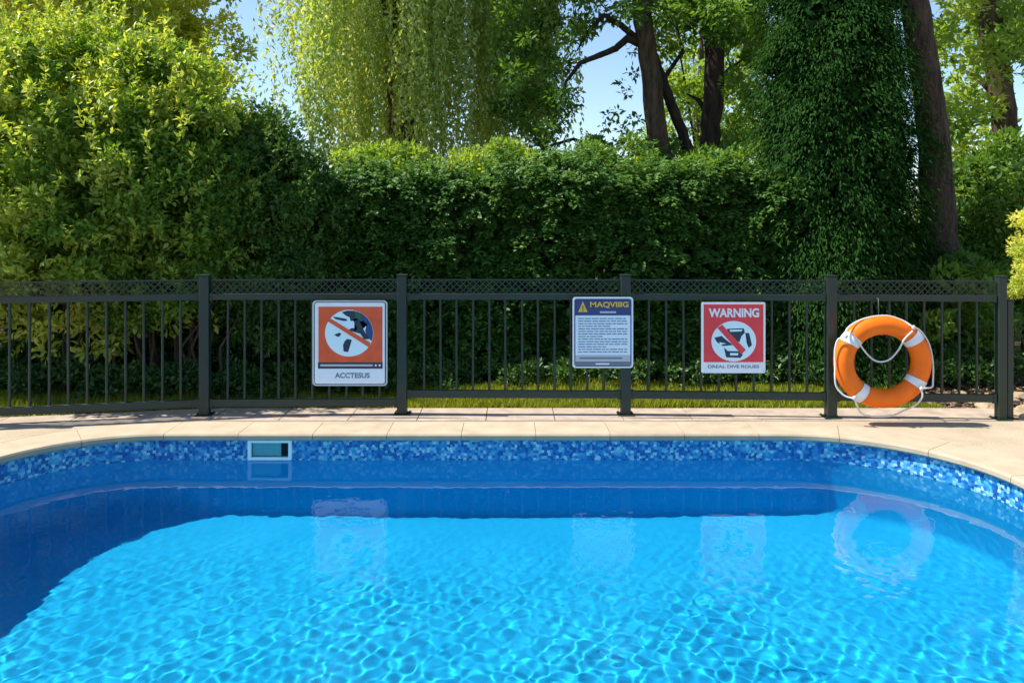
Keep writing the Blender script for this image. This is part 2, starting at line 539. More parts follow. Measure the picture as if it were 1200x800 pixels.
bar_me = None
for i in range(len(POSTS) - 1):
    (xa, ya), (xb, yb) = POSTS[i], POSTS[i + 1]
    L = math.dist(POSTS[i], POSTS[i + 1]); a = math.atan2(yb - ya, xb - xa)
    base = Matrix.Translation((xa, ya - 6.83, 0)) @ Matrix.Rotation(a, 4, 'Z')
    s0, s1 = 0.050, L - 0.050
    dzl = 0.075 if i <= 2 else 0.0      # the left panels reach lower
    for nm, zz0, zz1, hy in (('top_rail', 1.022, 1.078, 0.020), ('bottom_rail', 0.148 - dzl, 0.216 - dzl, 0.020), ('lattice_rail', 1.192, 1.204, 0.007)):
        bm = bmesh.new(); add_box(bm, s0, s1, -hy, hy, zz0, zz1)
        o = bm_obj(nm, bm, m_fence, fence, bevel=0.004 if nm != 'lattice_rail' else 0); o.matrix_local = base
    for zz0, zz1 in ((1.016, 1.084), (0.142 - dzl, 0.222 - dzl)):
        for xa_ in (s0 - 0.004, s1 - 0.022):
            bm = bmesh.new(); add_box(bm, xa_, xa_ + 0.026, -0.0235, 0.0235, zz0, zz1)
            bmesh.ops.create_cone(bm, cap_ends=True, segments=6, radius1=0.006, radius2=0.005, depth=0.006,
                                  matrix=Matrix.Translation((xa_ + 0.013, -0.026, (zz0 + zz1) / 2)) @ Matrix.Rotation(R(90), 4, 'X'))
            o = bm_obj('rail_bracket', bm, m_fence, fence); o.matrix_local = base
    # lattice of crossed flat wires (too fine to pick apart)
    bm = bmesh.new(); zl, zh = 1.080, 1.191; dz = zh - zl; pitch = 0.058; x = s0 - dz
    while x < s1:
        for sgn in (1, -1):
            pa, pb = (x, x + dz) if sgn > 0 else (x + dz, x)
            za, zb = zl, zh
            # clip to the panel
            lo_, hi_ = s0, s1
            t0, t1 = 0.0, 1.0
            dxx = pb - pa
            for lim, side in ((lo_, 1), (hi_, -1)):
                tl = (lim - pa) / dxx
                if (dxx * side) > 0: t0 = max(t0, tl)
                else: t1 = min(t1, tl)
            if t1 - t0 > 0.05:
                yo = 0.0 if sgn > 0 else 0.0045
                flat_bar(bm, (pa + dxx * t0, za + dz * t0), (pa + dxx * t1, za + dz * t1), 0.0085, yo - 0.002, yo + 0.002)
        x += pitch
    o = bm_obj('lattice', bm, m_fence, fence); o.matrix_local = base; o['kind'] = 'stuff'
    nb = round((L - 0.1) / 0.149)
    if bar_me is None:
        bm = bmesh.new()
        bmesh.ops.create_cone(bm, cap_ends=False, segments=10, radius1=0.0115, radius2=0.0115, depth=0.806)
        bar0 = bm_obj('upright_bar', bm, m_fence, fence, smooth=True); bar_me = bar0.data
        first = True
    for kk in range(nb - 1):
        o = bar0 if first else bar0.copy()
        if not first: link(o)
        first = False
        o.parent = fence
        o.matrix_local = base @ Matrix.Translation((s0 + (s1 - s0) * (kk + 1) / nb + random.uniform(-.003, .003), 0, 0.619 - dzl / 2)) @ Matrix.Rotation(random.uniform(-.004, .004), 4, 'Y') @ Matrix.Diagonal((1, 1, (0.806 + dzl) / 0.806, 1))

# hook that carries the ring
# ------------------------------------------------------------------ signs
m_alu = basic('sign_edge_aluminium', (0.55, 0.60, 0.58), 0.4, metal=0.3)
m_signwhite = basic('sign_white', (0.86, 0.88, 0.88), 0.4, noise=0.05, nscale=6)
m_orange = basic('sign_orange_red', (0.80, 0.105, 0.03), 0.4, noise=0.12, nscale=8)
m_red = basic('sign_red', (0.82, 0.05, 0.055), 0.4, noise=0.1, nscale=8)
m_navy = basic('sign_navy', (0.035, 0.05, 0.17), 0.4)
m_dark = basic('sign_dark_ink', (0.012, 0.035, 0.06), 0.45)
m_ink2 = basic('sign_blue_ink', (0.02, 0.06, 0.20), 0.45)
m_green = basic('sign_green_ink', (0.02, 0.12, 0.06), 0.45)
m_yel = basic('sign_yellow', (0.80, 0.52, 0.03), 0.4)
m_grey = basic('sign_grey_ink', (0.16, 0.20, 0.24), 0.5)
m_lgrey = basic('sign_light_grey', (0.50, 0.52, 0.54), 0.5)
m_ltblue = basic('sign_pale_blue', (0.78, 0.87, 0.93), 0.45)
m_aqua = basic('sign_pale_aqua', (0.74, 0.92, 0.93), 0.45)

def rrect(x0, x1, z0, z1, r, n=5):
    pts = []
    for cx, cz, a0 in ((x1 - r, z0 + r, -90), (x1 - r, z1 - r, 0), (x0 + r, z1 - r, 90), (x0 + r, z0 + r, 180)):
        for k in range(n + 1):
            a = R(a0 + 90 * k / n); pts.append((cx + r * math.cos(a), cz + r * math.sin(a)))
    return pts
def plate(name, pts, y_front, thick, mat, parent):
    bm = bmesh.new()
    fr = [bm.verts.new((x, y_front, z)) for x, z in pts]; bk = [bm.verts.new((x, y_front + thick, z)) for x, z in pts]
    bm.faces.new(fr); bm.faces.new(bk[::-1]); m = len(pts)
    for i in range(m): bm.faces.new((fr[i], bk[i], bk[(i + 1) % m], fr[(i + 1) % m]))
    bmesh.ops.triangulate(bm, faces=[f for f in bm.faces if len(f.verts) > 4])
    return bm_obj(name, bm, mat, parent)
def words(name, body, x, z, height, width, y, mat, parent, bold=0.0):
    bold += 0.012
    cu = bpy.data.curves.new(name, 'FONT'); cu.body = body; cu.size = 1.0; cu.extrude = 0.0008; cu.offset = bold
    cu.align_x = 'CENTER'; cu.align_y = 'CENTER'
    tmp = bpy.data.objects.new(name, cu); COL.objects.link(tmp)
    dg = bpy.context.evaluated_depsgraph_get()
    me = bpy.data.meshes.new_from_object(tmp.evaluated_get(dg))
    bpy.data.objects.remove(tmp)
    co = np.zeros(len(me.vertices) * 3, np.float32); me.vertices.foreach_get('co', co); co = co.reshape(-1, 3)
    w = np.ptp(co[:, 0]); h = np.ptp(co[:, 1]); mid = (co.max(0) + co.min(0)) / 2
    new = np.empty_like(co); new[:, 0] = x + (co[:, 0] - mid[0]) * width / w; new[:, 2] = z + (co[:, 1] - mid[1]) * height / h
    new[:, 1] = y - co[:, 2]
    me.vertices.foreach_set('co', new.ravel()); me.materials.clear(); me.materials.append(mat); me.update()
    o = bpy.data.objects.new(name, me); return link(o, parent)

SC = 900.0 / 6.77     # photo pixels per metre at the signs
def sign_root(name, cx_px, cz_px, y):
    p = at(cx_px, cz_px, y)
    return empty(name, p), F / y
def conv(cx, cz, s):
    return lambda px, py: ((px - cx) / s, (cz - py) / s)

# sign 1: no diving
s1, s_ = sign_root('no_diving_sign', 410, 402, 6.745)
tag(s1, 'orange sign with a struck-out figure in a circle above a pale caption band', 'sign')
c = conv(410, 402, s_)
def rr(c, x0, x1, y0, y1, r_px, s):
    a = c(x0, y1); b_ = c(x1, y0); return rrect(a[0], b_[0], a[1], b_[1], r_px / s)
plate('backing_plate', rr(c, 366, 454, 352, 452, 4.5, s_), 0.0, 0.004, m_alu, s1)
plate('border', rr(c, 368, 452.2, 353.6, 450.4, 3.4, s_), -0.0015, 0.0014, m_dark, s1)
plate('face', rr(c, 369, 451, 354.6, 449.4, 2.8, s_), -0.003, 0.0014, m_signwhite, s1)
plate('panel', rr(c, 373.3, 448.3, 359.2, 425.5, 0.6, s_), -0.0045, 0.0014, m_orange, s1)
def ellipse(c, cx, cy, rx, ry, n=40):
    return [c(cx + rx * math.cos(2 * math.pi * k / n), cy + ry * math.sin(2 * math.pi * k / n)) for k in range(n)]
plate('disc', ellipse(c, 409.3, 390.2, 28.3, 27.3), -0.0060, 0.0014, m_aqua, s1)
z1f = lambda pts: [c(370 + x / 11.43, 355 + y / 11.43) for x, y in pts]
crest = []
for k in range(15):
    a = R(-72 + (72 + 20) * k / 14); crest.append(((409.3 - 370 + 28.0 * math.cos(a)) * 11.43, (390.2 - 355 + 27.0 * math.sin(a)) * 11.43))
crest += [(690, 450), (665, 370), (690, 290), (640, 235), (585, 250), (600, 300), (640, 340), (615, 350), (520, 270), (530, 180)]
plate('picture_water', z1f(crest), -0.0068, 0.0007, m_ink2, s1)
for nm, pts, mt in (('picture_arm', [(230, 180), (330, 195), (410, 210), (430, 235), (380, 240), (270, 215)], m_dark),
                    ('picture_head', [(350, 120), (430, 100), (530, 105), (600, 180), (560, 230), (470, 240), (460, 190), (410, 170)], m_dark),
                    ('picture_body', [(500, 215), (560, 200), (620, 300), (650, 370), (720, 480), (650, 485), (600, 410), (520, 385), (430, 365), (480, 335), (560, 335), (520, 270)], m_dark),
                    ('picture_patch', [(525, 110), (600, 150), (640, 210), (570, 215), (530, 190)], m_green),
                    ('picture_leg', [(420, 480), (485, 490), (450, 560), (435, 655), (375, 645), (368, 560), (390, 510)], m_dark),
                    ('picture_hand', [(250, 420), (320, 395), (345, 410), (320, 445), (290, 450)], m_dark)):
    plate(nm, z1f(pts), -0.0078 if nm != 'picture_patch' else -0.0088, 0.0007, mt, s1)
plate('slash', z1f([(160, 240), (185, 195), (735, 530), (715, 590)]), -0.0096, 0.0007, m_orange, s1)
plate('rule', rr(c, 372.8, 448.5, 424.3, 431.6, 0.2, s_), -0.0055, 0.0009, m_dark, s1)
plate('rule_text', rr(c, 375.5, 437, 426.6, 429.0, 0.2, s_), -0.0063, 0.0007, m_lgrey, s1)
for px in (440.5, 445): plate('rule_dot', ellipse(c, px, 427.8, 1.3, 1.3, 10), -0.0063, 0.0007, m_signwhite, s1)
plate('caption_band', rr(c, 370.6, 449.5, 432.2, 447.8, 0.4, s_), -0.0045, 0.0014, m_ltblue, s1)
x_, z_ = c(413, 439.6)
words('caption', 'ACCTESUS', x_, z_, 6.2 / s_, 41 / s_, -0.0052, m_grey, s1, bold=0.02)

# sign 2: notice with lines of text
s2, s_ = sign_root('notice_sign', 706.5, 389.5, 6.745)
tag(s2, 'pale notice board with dark blue heading, yellow triangle and rows of fine print', 'sign')
c = conv(706.5, 389.5, s_)
plate('backing_plate', rr(c, 671, 742, 348, 431, 3.4, s_), 0.0, 0.004, m_signwhite, s2)
plate('border', rr(c, 673, 740, 350, 429.3, 2.4, s_), -0.0015, 0.0014, m_navy, s2)
plate('face', rr(c, 674.3, 738.6, 369.5, 423.5, 0.5, s_), -0.0030, 0.0014, m_ltblue, s2)
plate('footer', rr(c, 674.3, 738.6, 415.8, 423.2, 0.3, s_), -0.0040, 0.0009, m_lgrey, s2)
plate('footer_band', rr(c, 673.6, 739.6, 424.2, 428.2, 0.3, s_), -0.0030, 0.0009, m_grey, s2)
plate('warning_triangle', [c(677.5, 365.5), c(688.5, 365.5), c(683, 353)], -0.0030, 0.0012, m_yel, s2)
x_, z_ = c(683, 361.3); words('triangle_mark', '!', x_, z_, 6.5 / s_, 1.3 / s_, -0.0040, m_navy, s2, 0.02)
x_, z_ = c(714, 357.3); words('heading', 'MAQVIIIG', x_, z_, 7.4 / s_, 45 / s_, -0.0028, m_yel, s2, 0.015)
plate('heading_rule', rr(c, 703, 722, 364.6, 366.8, 0.3, s_), -0.0028, 0.0008, m_lgrey, s2)
rr_ = random.Random(5)
yy = 372.6; row = 0
while yy < 414:
    x = 677.5
    end = 735 if row % 4 != 3 else rr_.uniform(705, 725)
    while x < end - 2:
        w = rr_.uniform(3.0, 9.0)
        plate('print_line', rr(c, x, min(x + w, end), yy, yy + 1.15, 0.05, s_), -0.0037, 0.0006, m_grey, s2)
        x += w + 1.0
    yy += 3.0; row += 1
plate('print_line', rr(c, 679, 729, 418.4, 420.4, 0.05, s_), -0.0046, 0.0006, m_grey, s2)
plate('print_line', rr(c, 698, 714, 425.4, 427.0, 0.05, s_), -0.0037, 0.0006, m_signwhite, s2)

# sign 3: WARNING
s3, s_ = sign_root('warning_sign', 859.5, 395.5, 6.70)
tag(s3, 'red sign reading WARNING over a struck-out white circle, left of the orange ring', 'sign')
c = conv(859.5, 395.5, s_)
plate('backing_plate', rr(c, 822, 897, 354, 437, 2.0, s_), 0.0, 0.004, m_signwhite, s3)
plate('panel', rr(c, 824.6, 894.6, 356.6, 424.2, 0.8, s_), -0.0015, 0.0014, m_red, s3)
x_, z_ = c(860, 366.4); words('heading', 'WARNING', x_, z_, 10.6 / s_, 59 / s_, -0.0022, m_signwhite, s3, 0.02)
plate('disc', ellipse(c, 859.8, 399.6, 26.2, 23.6), -0.0028, 0.0013, m_signwhite, s3)
plate('disc_fill', ellipse(c, 859.8, 399.6, 24.0, 21.4), -0.0036, 0.0007, m_aqua, s3)
z3f = lambda pts: [c(818 + x / 8.69, 350 + y / 8.69) for x, y in pts]
for pts in ([(295, 305), (465, 300), (475, 345), (440, 380), (420, 440), (370, 420), (300, 350)],
            [(480, 345), (520, 350), (535, 420), (548, 470), (515, 500), (495, 450), (500, 395)],
            [(165, 395), (240, 378), (300, 430), (355, 470), (250, 480), (190, 440)],
            [(262, 495), (300, 530), (430, 535), (455, 570), (430, 600), (285, 595)]):
    plate('picture', z3f(pts), -0.0046, 0.0008, m_dark, s3)
for pts in ([(320, 315), (450, 312), (445, 330), (325, 335)], [(325, 550), (410, 552), (405, 575), (325, 575)],
            [(215, 440), (290, 455), (250, 462), (225, 470)]):
    plate('picture_gap', z3f(pts), -0.0053, 0.0006, m_aqua, s3)
plate('slash', z3f([(195, 295), (245, 265), (485, 520), (440, 565)]), -0.0062, 0.0008, m_red, s3)
plate('caption_band', rr(c, 825.5, 893.5, 425.4, 433, 0.4, s_), -0.0015, 0.0014, m_signwhite, s3)
x_, z_ = c(859.5, 429.3); words('caption', 'DREAL DIVE ROUES', x_, z_, 3.6 / s_, 60 / s_, -0.0022, m_grey, s3, 0.01)
for s, pts in ((s1, ((370, 356), (450, 356))), (s2, ((675, 351.2), (738, 351.2))), (s3, ((827, 358.5), (892.5, 358.5)))):
    pass
# bolts through each sign
for s, hw, hh, yf in ((s1, 0.305, 0.345, -0.006), (s2, 0.245, 0.293, -0.004), (s3, 0.262, 0.292, -0.004)):
    for sx_ in (-1, 1):
        for sz_ in (-1, 1):
            bm = bmesh.new(); bmesh.ops.create_cone(bm, cap_ends=True, segments=8, radius1=0.006, radius2=0.005, depth=0.006,
                matrix=Matrix.Translation((sx_ * hw, yf, sz_ * hh)) @ Matrix.Rotation(R(90), 4, 'X'))
            bm_obj('bolt', bm, m_alu, s)

# ------------------------------------------------------------------ life ring
m_ring = basic('ring_orange', (0.96, 0.165, 0.003), 0.42, noise=0.14, nscale=7, bump=0.06, bscale=40, spec=0.3)
m_band = basic('ring_band', (0.74, 0.76, 0.78), 0.5, noise=0.12, nscale=14)
m_rope = basic('white_rope', (0.72, 0.70, 0.66), 0.7, bump=0.6, bscale=250)
YR = 6.52
ringo = empty('life_ring', at(1034, 424, YR))
tag(ringo, 'orange life ring with four white bands and looped white rope, hung on the fence', 'life ring')
s_ = F / YR
R1, r1 = 45.4 / s_, 11.5 / s_
def ring_pt(a, b_, R1=R1, r1=r1, extra=0.0, zs=0.945):
    rr_ = R1 + (r1 + extra) * math.cos(b_)
    return (rr_ * math.cos(a), (r1 * 0.88 + extra) * math.sin(b_), rr_ * math.sin(a) * zs)
def torus_part(name, a0, a1, na, nb, extra, mat, closed):
    V = []; F_ = []
    m = na if closed else na + 1
    for i in range(m):
        a = a0 + (a1 - a0) * i / na
        for j in range(nb): V.append(ring_pt(a, 2 * math.pi * j / nb, extra=extra))
    for i in range(na):
        i2 = (i + 1) % m
        for j in range(nb):
            j2 = (j + 1) % nb; F_.append((i * nb + j, i2 * nb + j, i2 * nb + j2, i * nb + j2))
    return np_mesh(name, V, F_, mat, ringo, True)
torus_part('ring', 0, 2 * math.pi, 96, 28, 0.0, m_ring, True)
BANDS = [R(144), R(40), R(-33), R(-126)]
for a in BANDS:
    torus_part('band', a - R(6.3), a + R(6.3), 8, 28, 0.0035, m_band, False)
def rope(pts, rad=0.0075):
    P = [Vector(p) for p in pts]; out = []
    for i in range(len(P) - 1):
        p0 = P[max(i - 1, 0)]; p1 = P[i]; p2 = P[i + 1]; p3 = P[min(i + 2, len(P) - 1)]
        for k in range(8):
            t = k / 8; out.append(0.5 * ((2 * p1) + (p2 - p0) * t + (2 * p0 - 5 * p1 + 4 * p2 - p3) * t * t + (3 * p1 - p0 - 3 * p2 + p3) * t ** 3))
    out.append(P[-1])
    T = Tubes(); T.add(out, rad, 8); T.build('rope', m_rope, ringo)
cr = conv(1034, 424, s_)
def L_(px, py, y=-0.085): 
    a = cr(px, py); return (a[0], y, a[1])
rope([L_(992, 388, -.09), L_(1003, 402, -.075), L_(1012, 413, -.06), L_(1021, 420.5, -.05), L_(1030, 422.5, -.05), L_(1040, 419, -.05), L_(1049, 408, -.06), L_(1054, 396, -.08), L_(1063, 386, -.09)])
rope([L_(1064, 383, -.06), L_(1072, 384, -.03), L_(1080, 391, -.03), L_(1088, 405, -.02), L_(1091, 425, -.03), L_(1089.5, 445, -.05), L_(1087, 451, -.07), L_(1078, 452, -.09), L_(1072, 452, -.09)])
rope([L_(1073, 453, -.09), L_(1074, 462, -.09), L_(1068, 472, -.07), L_(1055, 479.5, -.05), L_(1042, 485, -.05), L_(1020, 486, -.05), L_(1006, 482, -.05), L_(999, 470, -.07), L_(996, 464, -.09)])
rope([L_(995, 464, -.09), L_(985, 461, -.07), L_(977.5, 452, -.05), L_(975.5, 440, -.05), L_(976.5, 425, -.04), L_(976, 410, -.04), L_(979, 397, -.05), L_(985, 393, -.08)])
rope([L_(985, 391, -.08), L_(990, 384, -.05), L_(1002, 377, -.02), L_(1020, 371.5, .0), L_(1040, 370, .0), L_(1056, 375, -.02), L_(1064, 381, -.06)])
for px, py in ((1073, 452.5), (995.5, 463.5), (986, 392), (1064, 382)):
    bm = bmesh.new(); bmesh.ops.create_icosphere(bm, subdivisions=2, radius=0.017, matrix=Matrix.Translation(L_(px, py, -.092)) @ Matrix.Diagonal((1, .7, 1.2, 1)))
    bm_obj('knot', bm, m_rope, ringo, smooth=True)
# steel hanger from the top rail down through the ring
T = Tubes(); xh = (1034 - 600) / F * 6.6
T.add([(xh, -0.02 - 0.09, 1.05), (xh, -0.16, 1.05), (xh, -0.165, 0.90), (xh, -0.165, 0.745), (xh, -0.30, 0.735), (xh, -0.33, 0.77)], 0.006, 6)
T.build('hanger', m_fence, fence)

# ------------------------------------------------------------------ plants
def leaf_mat(name, dark, mid, light, trans=0.35, rough=0.5, tcol=None, spec=0.35):
    m, nt, out = new_mat(name)
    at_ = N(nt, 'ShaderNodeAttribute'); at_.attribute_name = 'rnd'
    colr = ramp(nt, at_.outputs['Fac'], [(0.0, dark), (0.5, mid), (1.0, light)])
    b = N(nt, 'ShaderNodeBsdfPrincipled', Roughness=rough)
    b.inputs['Specular IOR Level'].default_value = spec
    nt.links.new(colr, b.inputs['Base Color'])
    tr = N(nt, 'ShaderNodeBsdfTranslucent')
    mx = nt.nodes.new('ShaderNodeMix'); mx.data_type = 'RGBA'; mx.blend_type = 'MULTIPLY'; mx.inputs[0].default_value = 1.0
    nt.links.new(colr, mx.inputs[6]); mx.inputs[7].default_value = (*(tcol or (1.5, 1.35, 0.5)), 1)
    nt.links.new(mx.outputs[2], tr.inputs['Color'])
    ms = N(nt, 'ShaderNodeMixShader', Fac=trans)
    nt.links.new(b.outputs[0], ms.inputs[1]); nt.links.new(tr.outputs[0], ms.inputs[2])
    nt.links.new(ms.outputs[0], out.inputs[0])
    return m
def bark_mat(name, c0, c1, scale=(14, 14, 3)):
    m, nt, out = new_mat(name)
    b = N(nt, 'ShaderNodeBsdfPrincipled', Roughness=0.9); b.inputs['Specular IOR Level'].default_value = 0.2
    tc = N(nt, 'ShaderNodeTexCoord'); mp = N(nt, 'ShaderNodeMapping'); mp.inputs['Scale'].default_value = scale
    nt.links.new(tc.outputs['Object'], mp.inputs[0])
    t = N(nt, 'ShaderNodeTexNoise', Scale=1.0, Detail=8.0, Roughness=0.65); nt.links.new(mp.outputs[0], t.inputs['Vector'])
    nt.links.new(ramp(nt, t.outputs[0], [(0.32, c0), (0.7, c1)]), b.inputs['Base Color'])
    bp = N(nt, 'ShaderNodeBump', Strength=1.0, Distance=0.03); nt.links.new(t.outputs[0], bp.inputs['Height']); nt.links.new(bp.outputs[0], b.inputs['Normal'])
    nt.links.new(b.outputs[0], out.inputs[0]); return m

m_bark = bark_mat('bark_brown', (0.035, 0.022, 0.014), (0.16, 0.11, 0.07))
m_bark_m = bark_mat('bark_old', (0.02, 0.014, 0.011), (0.115, 0.082, 0.058), (18, 18, 4))
m_bark_d = bark_mat('bark_dark', (0.018, 0.013, 0.010), (0.075, 0.055, 0.038))
m_twig = basic('twig', (0.07, 0.045, 0.025), 0.9, noise=0.3)
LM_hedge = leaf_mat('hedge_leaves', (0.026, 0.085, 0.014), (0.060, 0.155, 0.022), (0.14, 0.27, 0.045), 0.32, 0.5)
LM_laurel = leaf_mat('laurel_leaves', (0.08, 0.19, 0.025), (0.22, 0.36, 0.05), (0.56, 0.60, 0.12), 0.48, 0.40)
LM_rnd = leaf_mat('round_shrub_leaves', (0.03, 0.085, 0.016), (0.065, 0.15, 0.022), (0.14, 0.25, 0.04), 0.3, 0.55)
LM_mid = leaf_mat('mid_green_leaves', (0.06, 0.15, 0.02), (0.13, 0.26, 0.03), (0.30, 0.42, 0.06), 0.42, 0.42)
LM_gold = leaf_mat('golden_leaves', (0.26, 0.38, 0.06), (0.52, 0.58, 0.12), (0.78, 0.74, 0.22), 0.52, 0.5)
LM_dark = leaf_mat('dark_shrub_leaves', (0.025, 0.075, 0.018), (0.045, 0.115, 0.022), (0.085, 0.17, 0.030), 0.25, 0.45)
LM_willow = leaf_mat('willow_leaves', (0.20, 0.33, 0.08), (0.40, 0.52, 0.15), (0.68, 0.72, 0.30), 0.5, 0.55)
LM_tree = leaf_mat('tree_leaves', (0.05, 0.14, 0.026), (0.11, 0.23, 0.036), (0.24, 0.37, 0.06), 0.42, 0.5)
LM_bright = leaf_mat('bright_tree_leaves', (0.12, 0.24, 0.04), (0.25, 0.38, 0.055), (0.46, 0.54, 0.10), 0.5, 0.5)
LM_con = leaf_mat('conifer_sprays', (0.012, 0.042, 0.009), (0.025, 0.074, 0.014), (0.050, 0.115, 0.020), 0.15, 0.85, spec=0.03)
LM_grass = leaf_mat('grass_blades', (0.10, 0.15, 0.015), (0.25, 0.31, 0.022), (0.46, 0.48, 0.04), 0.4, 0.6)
LM_litter = leaf_mat('dry_leaves', (0.06, 0.035, 0.02), (0.16, 0.10, 0.06), (0.34, 0.25, 0.17), 0.1, 0.8, (1, 1, 1), 0.2)

def unit(v): return v / np.maximum(np.linalg.norm(v, axis=-1, keepdims=True), 1e-9)
def leaf_mesh(name, P, D, Nn, Ls, Ws, rnd, mat, parent, fold=0.12, belly=0.45):
    """two-triangle folded leaves: P base points, D directions, Nn face normals"""
    D = unit(D); S = unit(np.cross(D, Nn)); Nn = np.cross(S, D)
    Ls = Ls[:, None]; Ws = Ws[:, None]
    v0 = P; v2 = P + D * Ls - Nn * Ls * 0.10
    v1 = P + D * Ls * belly + S * Ws * 0.5 + Nn * Ws * fold
    v3 = P + D * Ls * belly - S * Ws * 0.5 + Nn * Ws * fold
    V = np.stack([v0, v1, v2, v3], 1).reshape(-1, 3)
    b = np.arange(len(P))[:, None] * 4
    Fc = np.concatenate([b + np.array([[0, 1, 2]]), b + np.array([[0, 2, 3]])], 1).reshape(-1, 3)
    o = np_mesh(name, V, Fc, mat, parent, False, {'rnd': ('POINT', np.repeat(rnd, 4))})
    o['kind'] = 'stuff'
    return o
def rnd_dirs(n): return unit(rng.normal(size=(n, 3)))

def clump_crown(name, parent, mat, clumps, per, leaf, up=0.35, out=0.7, droop=0.0, shell=0.45, squash=0.8, rshift=0.0):
    """clumps: (M,4) centre + radius.  leaves on and within each clump, facing outwards and up"""
    clumps = np.asarray(clumps, float); M = len(clumps)
    w = clumps[:, 3] ** 2; cnt = np.maximum(6, (per * M * w / w.sum())).astype(int)
    ci = np.repeat(np.arange(M), cnt); n = len(ci)
    d = rnd_dirs(n); rad = clumps[ci, 3] * (1 - shell * rng.random(n) ** 1.5)
    off = d * rad[:, None]; off[:, 2] *= squash
    P = clumps[ci, :3] + off
    D = d * out + rng.normal(size=(n, 3)) * 0.55; D[:, 2] += up - droop
    Nn = d * 0.6 + rng.normal(size=(n, 3)) * 0.45; Nn[:, 2] += 0.8
    L = leaf * rng.uniform(0.65, 1.25, n); W = L * rng.uniform(0.42, 0.58, n)
    base = rng.random(M)
    r_ = np.clip(0.55 * base[ci] + 0.5 * rng.random(n) + rshift - 0.02, 0, 1)
    return leaf_mesh(name, P, D, unit(Nn), L, W, r_, mat, parent)

def ellipsoid_clumps(c, rad, M, cr, surface=0.75, zmin=-9, seed=0):
    r = np.random.default_rng(seed)
    out = []
    while len(out) < M:
        d = r.normal(size=3); d /= np.linalg.norm(d)
        t = (1 - r.random() ** 2 * (1 - surface * 0)) if r.random() < surface else r.random() ** 0.4
        t = 0.62 + 0.40 * r.random() if r.random() < surface else r.random() * 0.75
        p = np.array(c) + d * np.array(rad) * t
        if p[2] < zmin: continue
        out.append((*p, cr * r.uniform(0.6, 1.35)))
    return out

def trunk(name, pts, radii, mat, parent, sides=14, wob=0.03):
    P = [Vector(p) for p in pts]; out = []; rad = []
    for i in range(len(P) - 1):
        for k in range(6):
            t = k / 6; p = P[i].lerp(P[i + 1], t)
            s = wob * radii[i] * 4
            out.append(p + Vector((random.uniform(-s, s), random.uniform(-s, s), 0)) * (0 if (i == 0 and k == 0) else 1)); rad.append((radii[i] * (1 - t) + radii[i + 1] * t) * random.uniform(0.97, 1.04))
    out.append(P[-1]); rad.append(radii[-1])
    T = Tubes(); T.add(out, rad, sides); return T.build(name, mat, parent)

def rel(o, p): return Vector(p) - o.location
def make_root(name, loc, label, cat, group=None):
    o = empty(name, loc); tag(o, label, cat, group); return o
def relc(cl, root):
    cl = np.array(cl, float).copy(); cl[:, :3] -= np.array(root.location); return cl

# ---- clipped hedge behind the fence
hx0, hx1, hy, hz = -5.8, 3.30, 8.62, 2.30
hedge = make_root('clipped_hedge', (0, hy, 0), 'tall dense dark green clipped hedge behind the fence, running across the middle', 'hedge')
def hedge_height(x): return hz + 0.07 * np.sin(1.3 * x + 0.5) + 0.06 * np.sin(3.1 * x) + 0.04 * np.sin(7.7 * x + 2)
def sprays(M, x0, x1, on_top):
    """short leafy branchlets that stick out of the hedge by different amounts and droop, layered like shingles"""
    xs_ = rng.uniform(x0, x1, M); tp = hedge_height(xs_)
    if on_top:
        zs_ = tp - 0.10 + rng.normal(0, .04, M); ys_ = rng.uniform(-0.02, 0.9, M)
    else:
        zs_ = 0.08 + (tp - 0.10) * rng.random(M) ** .95
        bul = 0.10 * np.sin(2.1 * xs_ + 1.4 * zs_) + 0.06 * np.sin(5.3 * xs_ - 3.1 * zs_ + 1)
        ys_ = bul + rng.exponential(.05, M) - .05
    per = 50
    i = np.repeat(np.arange(M), per); t = rng.random(M * per)
    dx = np.where(on_top, rng.normal(0, .5, M), rng.normal(0, .55, M)); dy = np.where(on_top, rng.normal(-.1, .4, M), -rng.uniform(.3, .9, M))
    dz = np.where(on_top, rng.uniform(.4, 1.1, M), rng.uniform(-.15, .35, M))
    d = unit(np.stack([dx, dy, dz], -1)); ln = rng.uniform(.14, .30, M) * (np.where(rng.random(M) < .06, 1.6, 1) if on_top else 1)
    P = np.stack([xs_, ys_, zs_], -1)[i] + d[i] * (ln[i] * t)[:, None]
    P[:, 2] -= (0.0 if on_top else 0.9) * ln[i] * t ** 2 * .6
    side = np.cross(d, [0, 0, 1.0]); side = unit(side)[i] * np.where(rng.random(len(i)) < .5, -1, 1)[:, None]
    P += side * rng.uniform(0, .035, len(i))[:, None] + rng.normal(0, .012, (len(i), 3))
    D = d[i] * .6 + side * .75 + rng.normal(0, .2, (len(i), 3)); D[:, 2] -= .25
    Nn = rng.normal(0, .28, (len(i), 3)); Nn[:, 2] += 1.0; Nn[:, 1] -= .45
    rn = np.clip(.40 * rng.random(M)[i] + .42 * rng.random(len(i)) + .18 * t + .22 * (P[:, 2] > hz - .1), 0, 1)  # lit look of the hedge top put into lighter leaf tones
    return P, D, Nn, rn
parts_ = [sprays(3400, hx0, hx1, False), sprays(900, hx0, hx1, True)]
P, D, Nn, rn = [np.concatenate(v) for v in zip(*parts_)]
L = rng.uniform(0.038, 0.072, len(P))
leaf_mesh('foliage', P, D, unit(Nn), L, L * rng.uniform(.48, .62, len(P)), rn, LM_hedge, hedge)
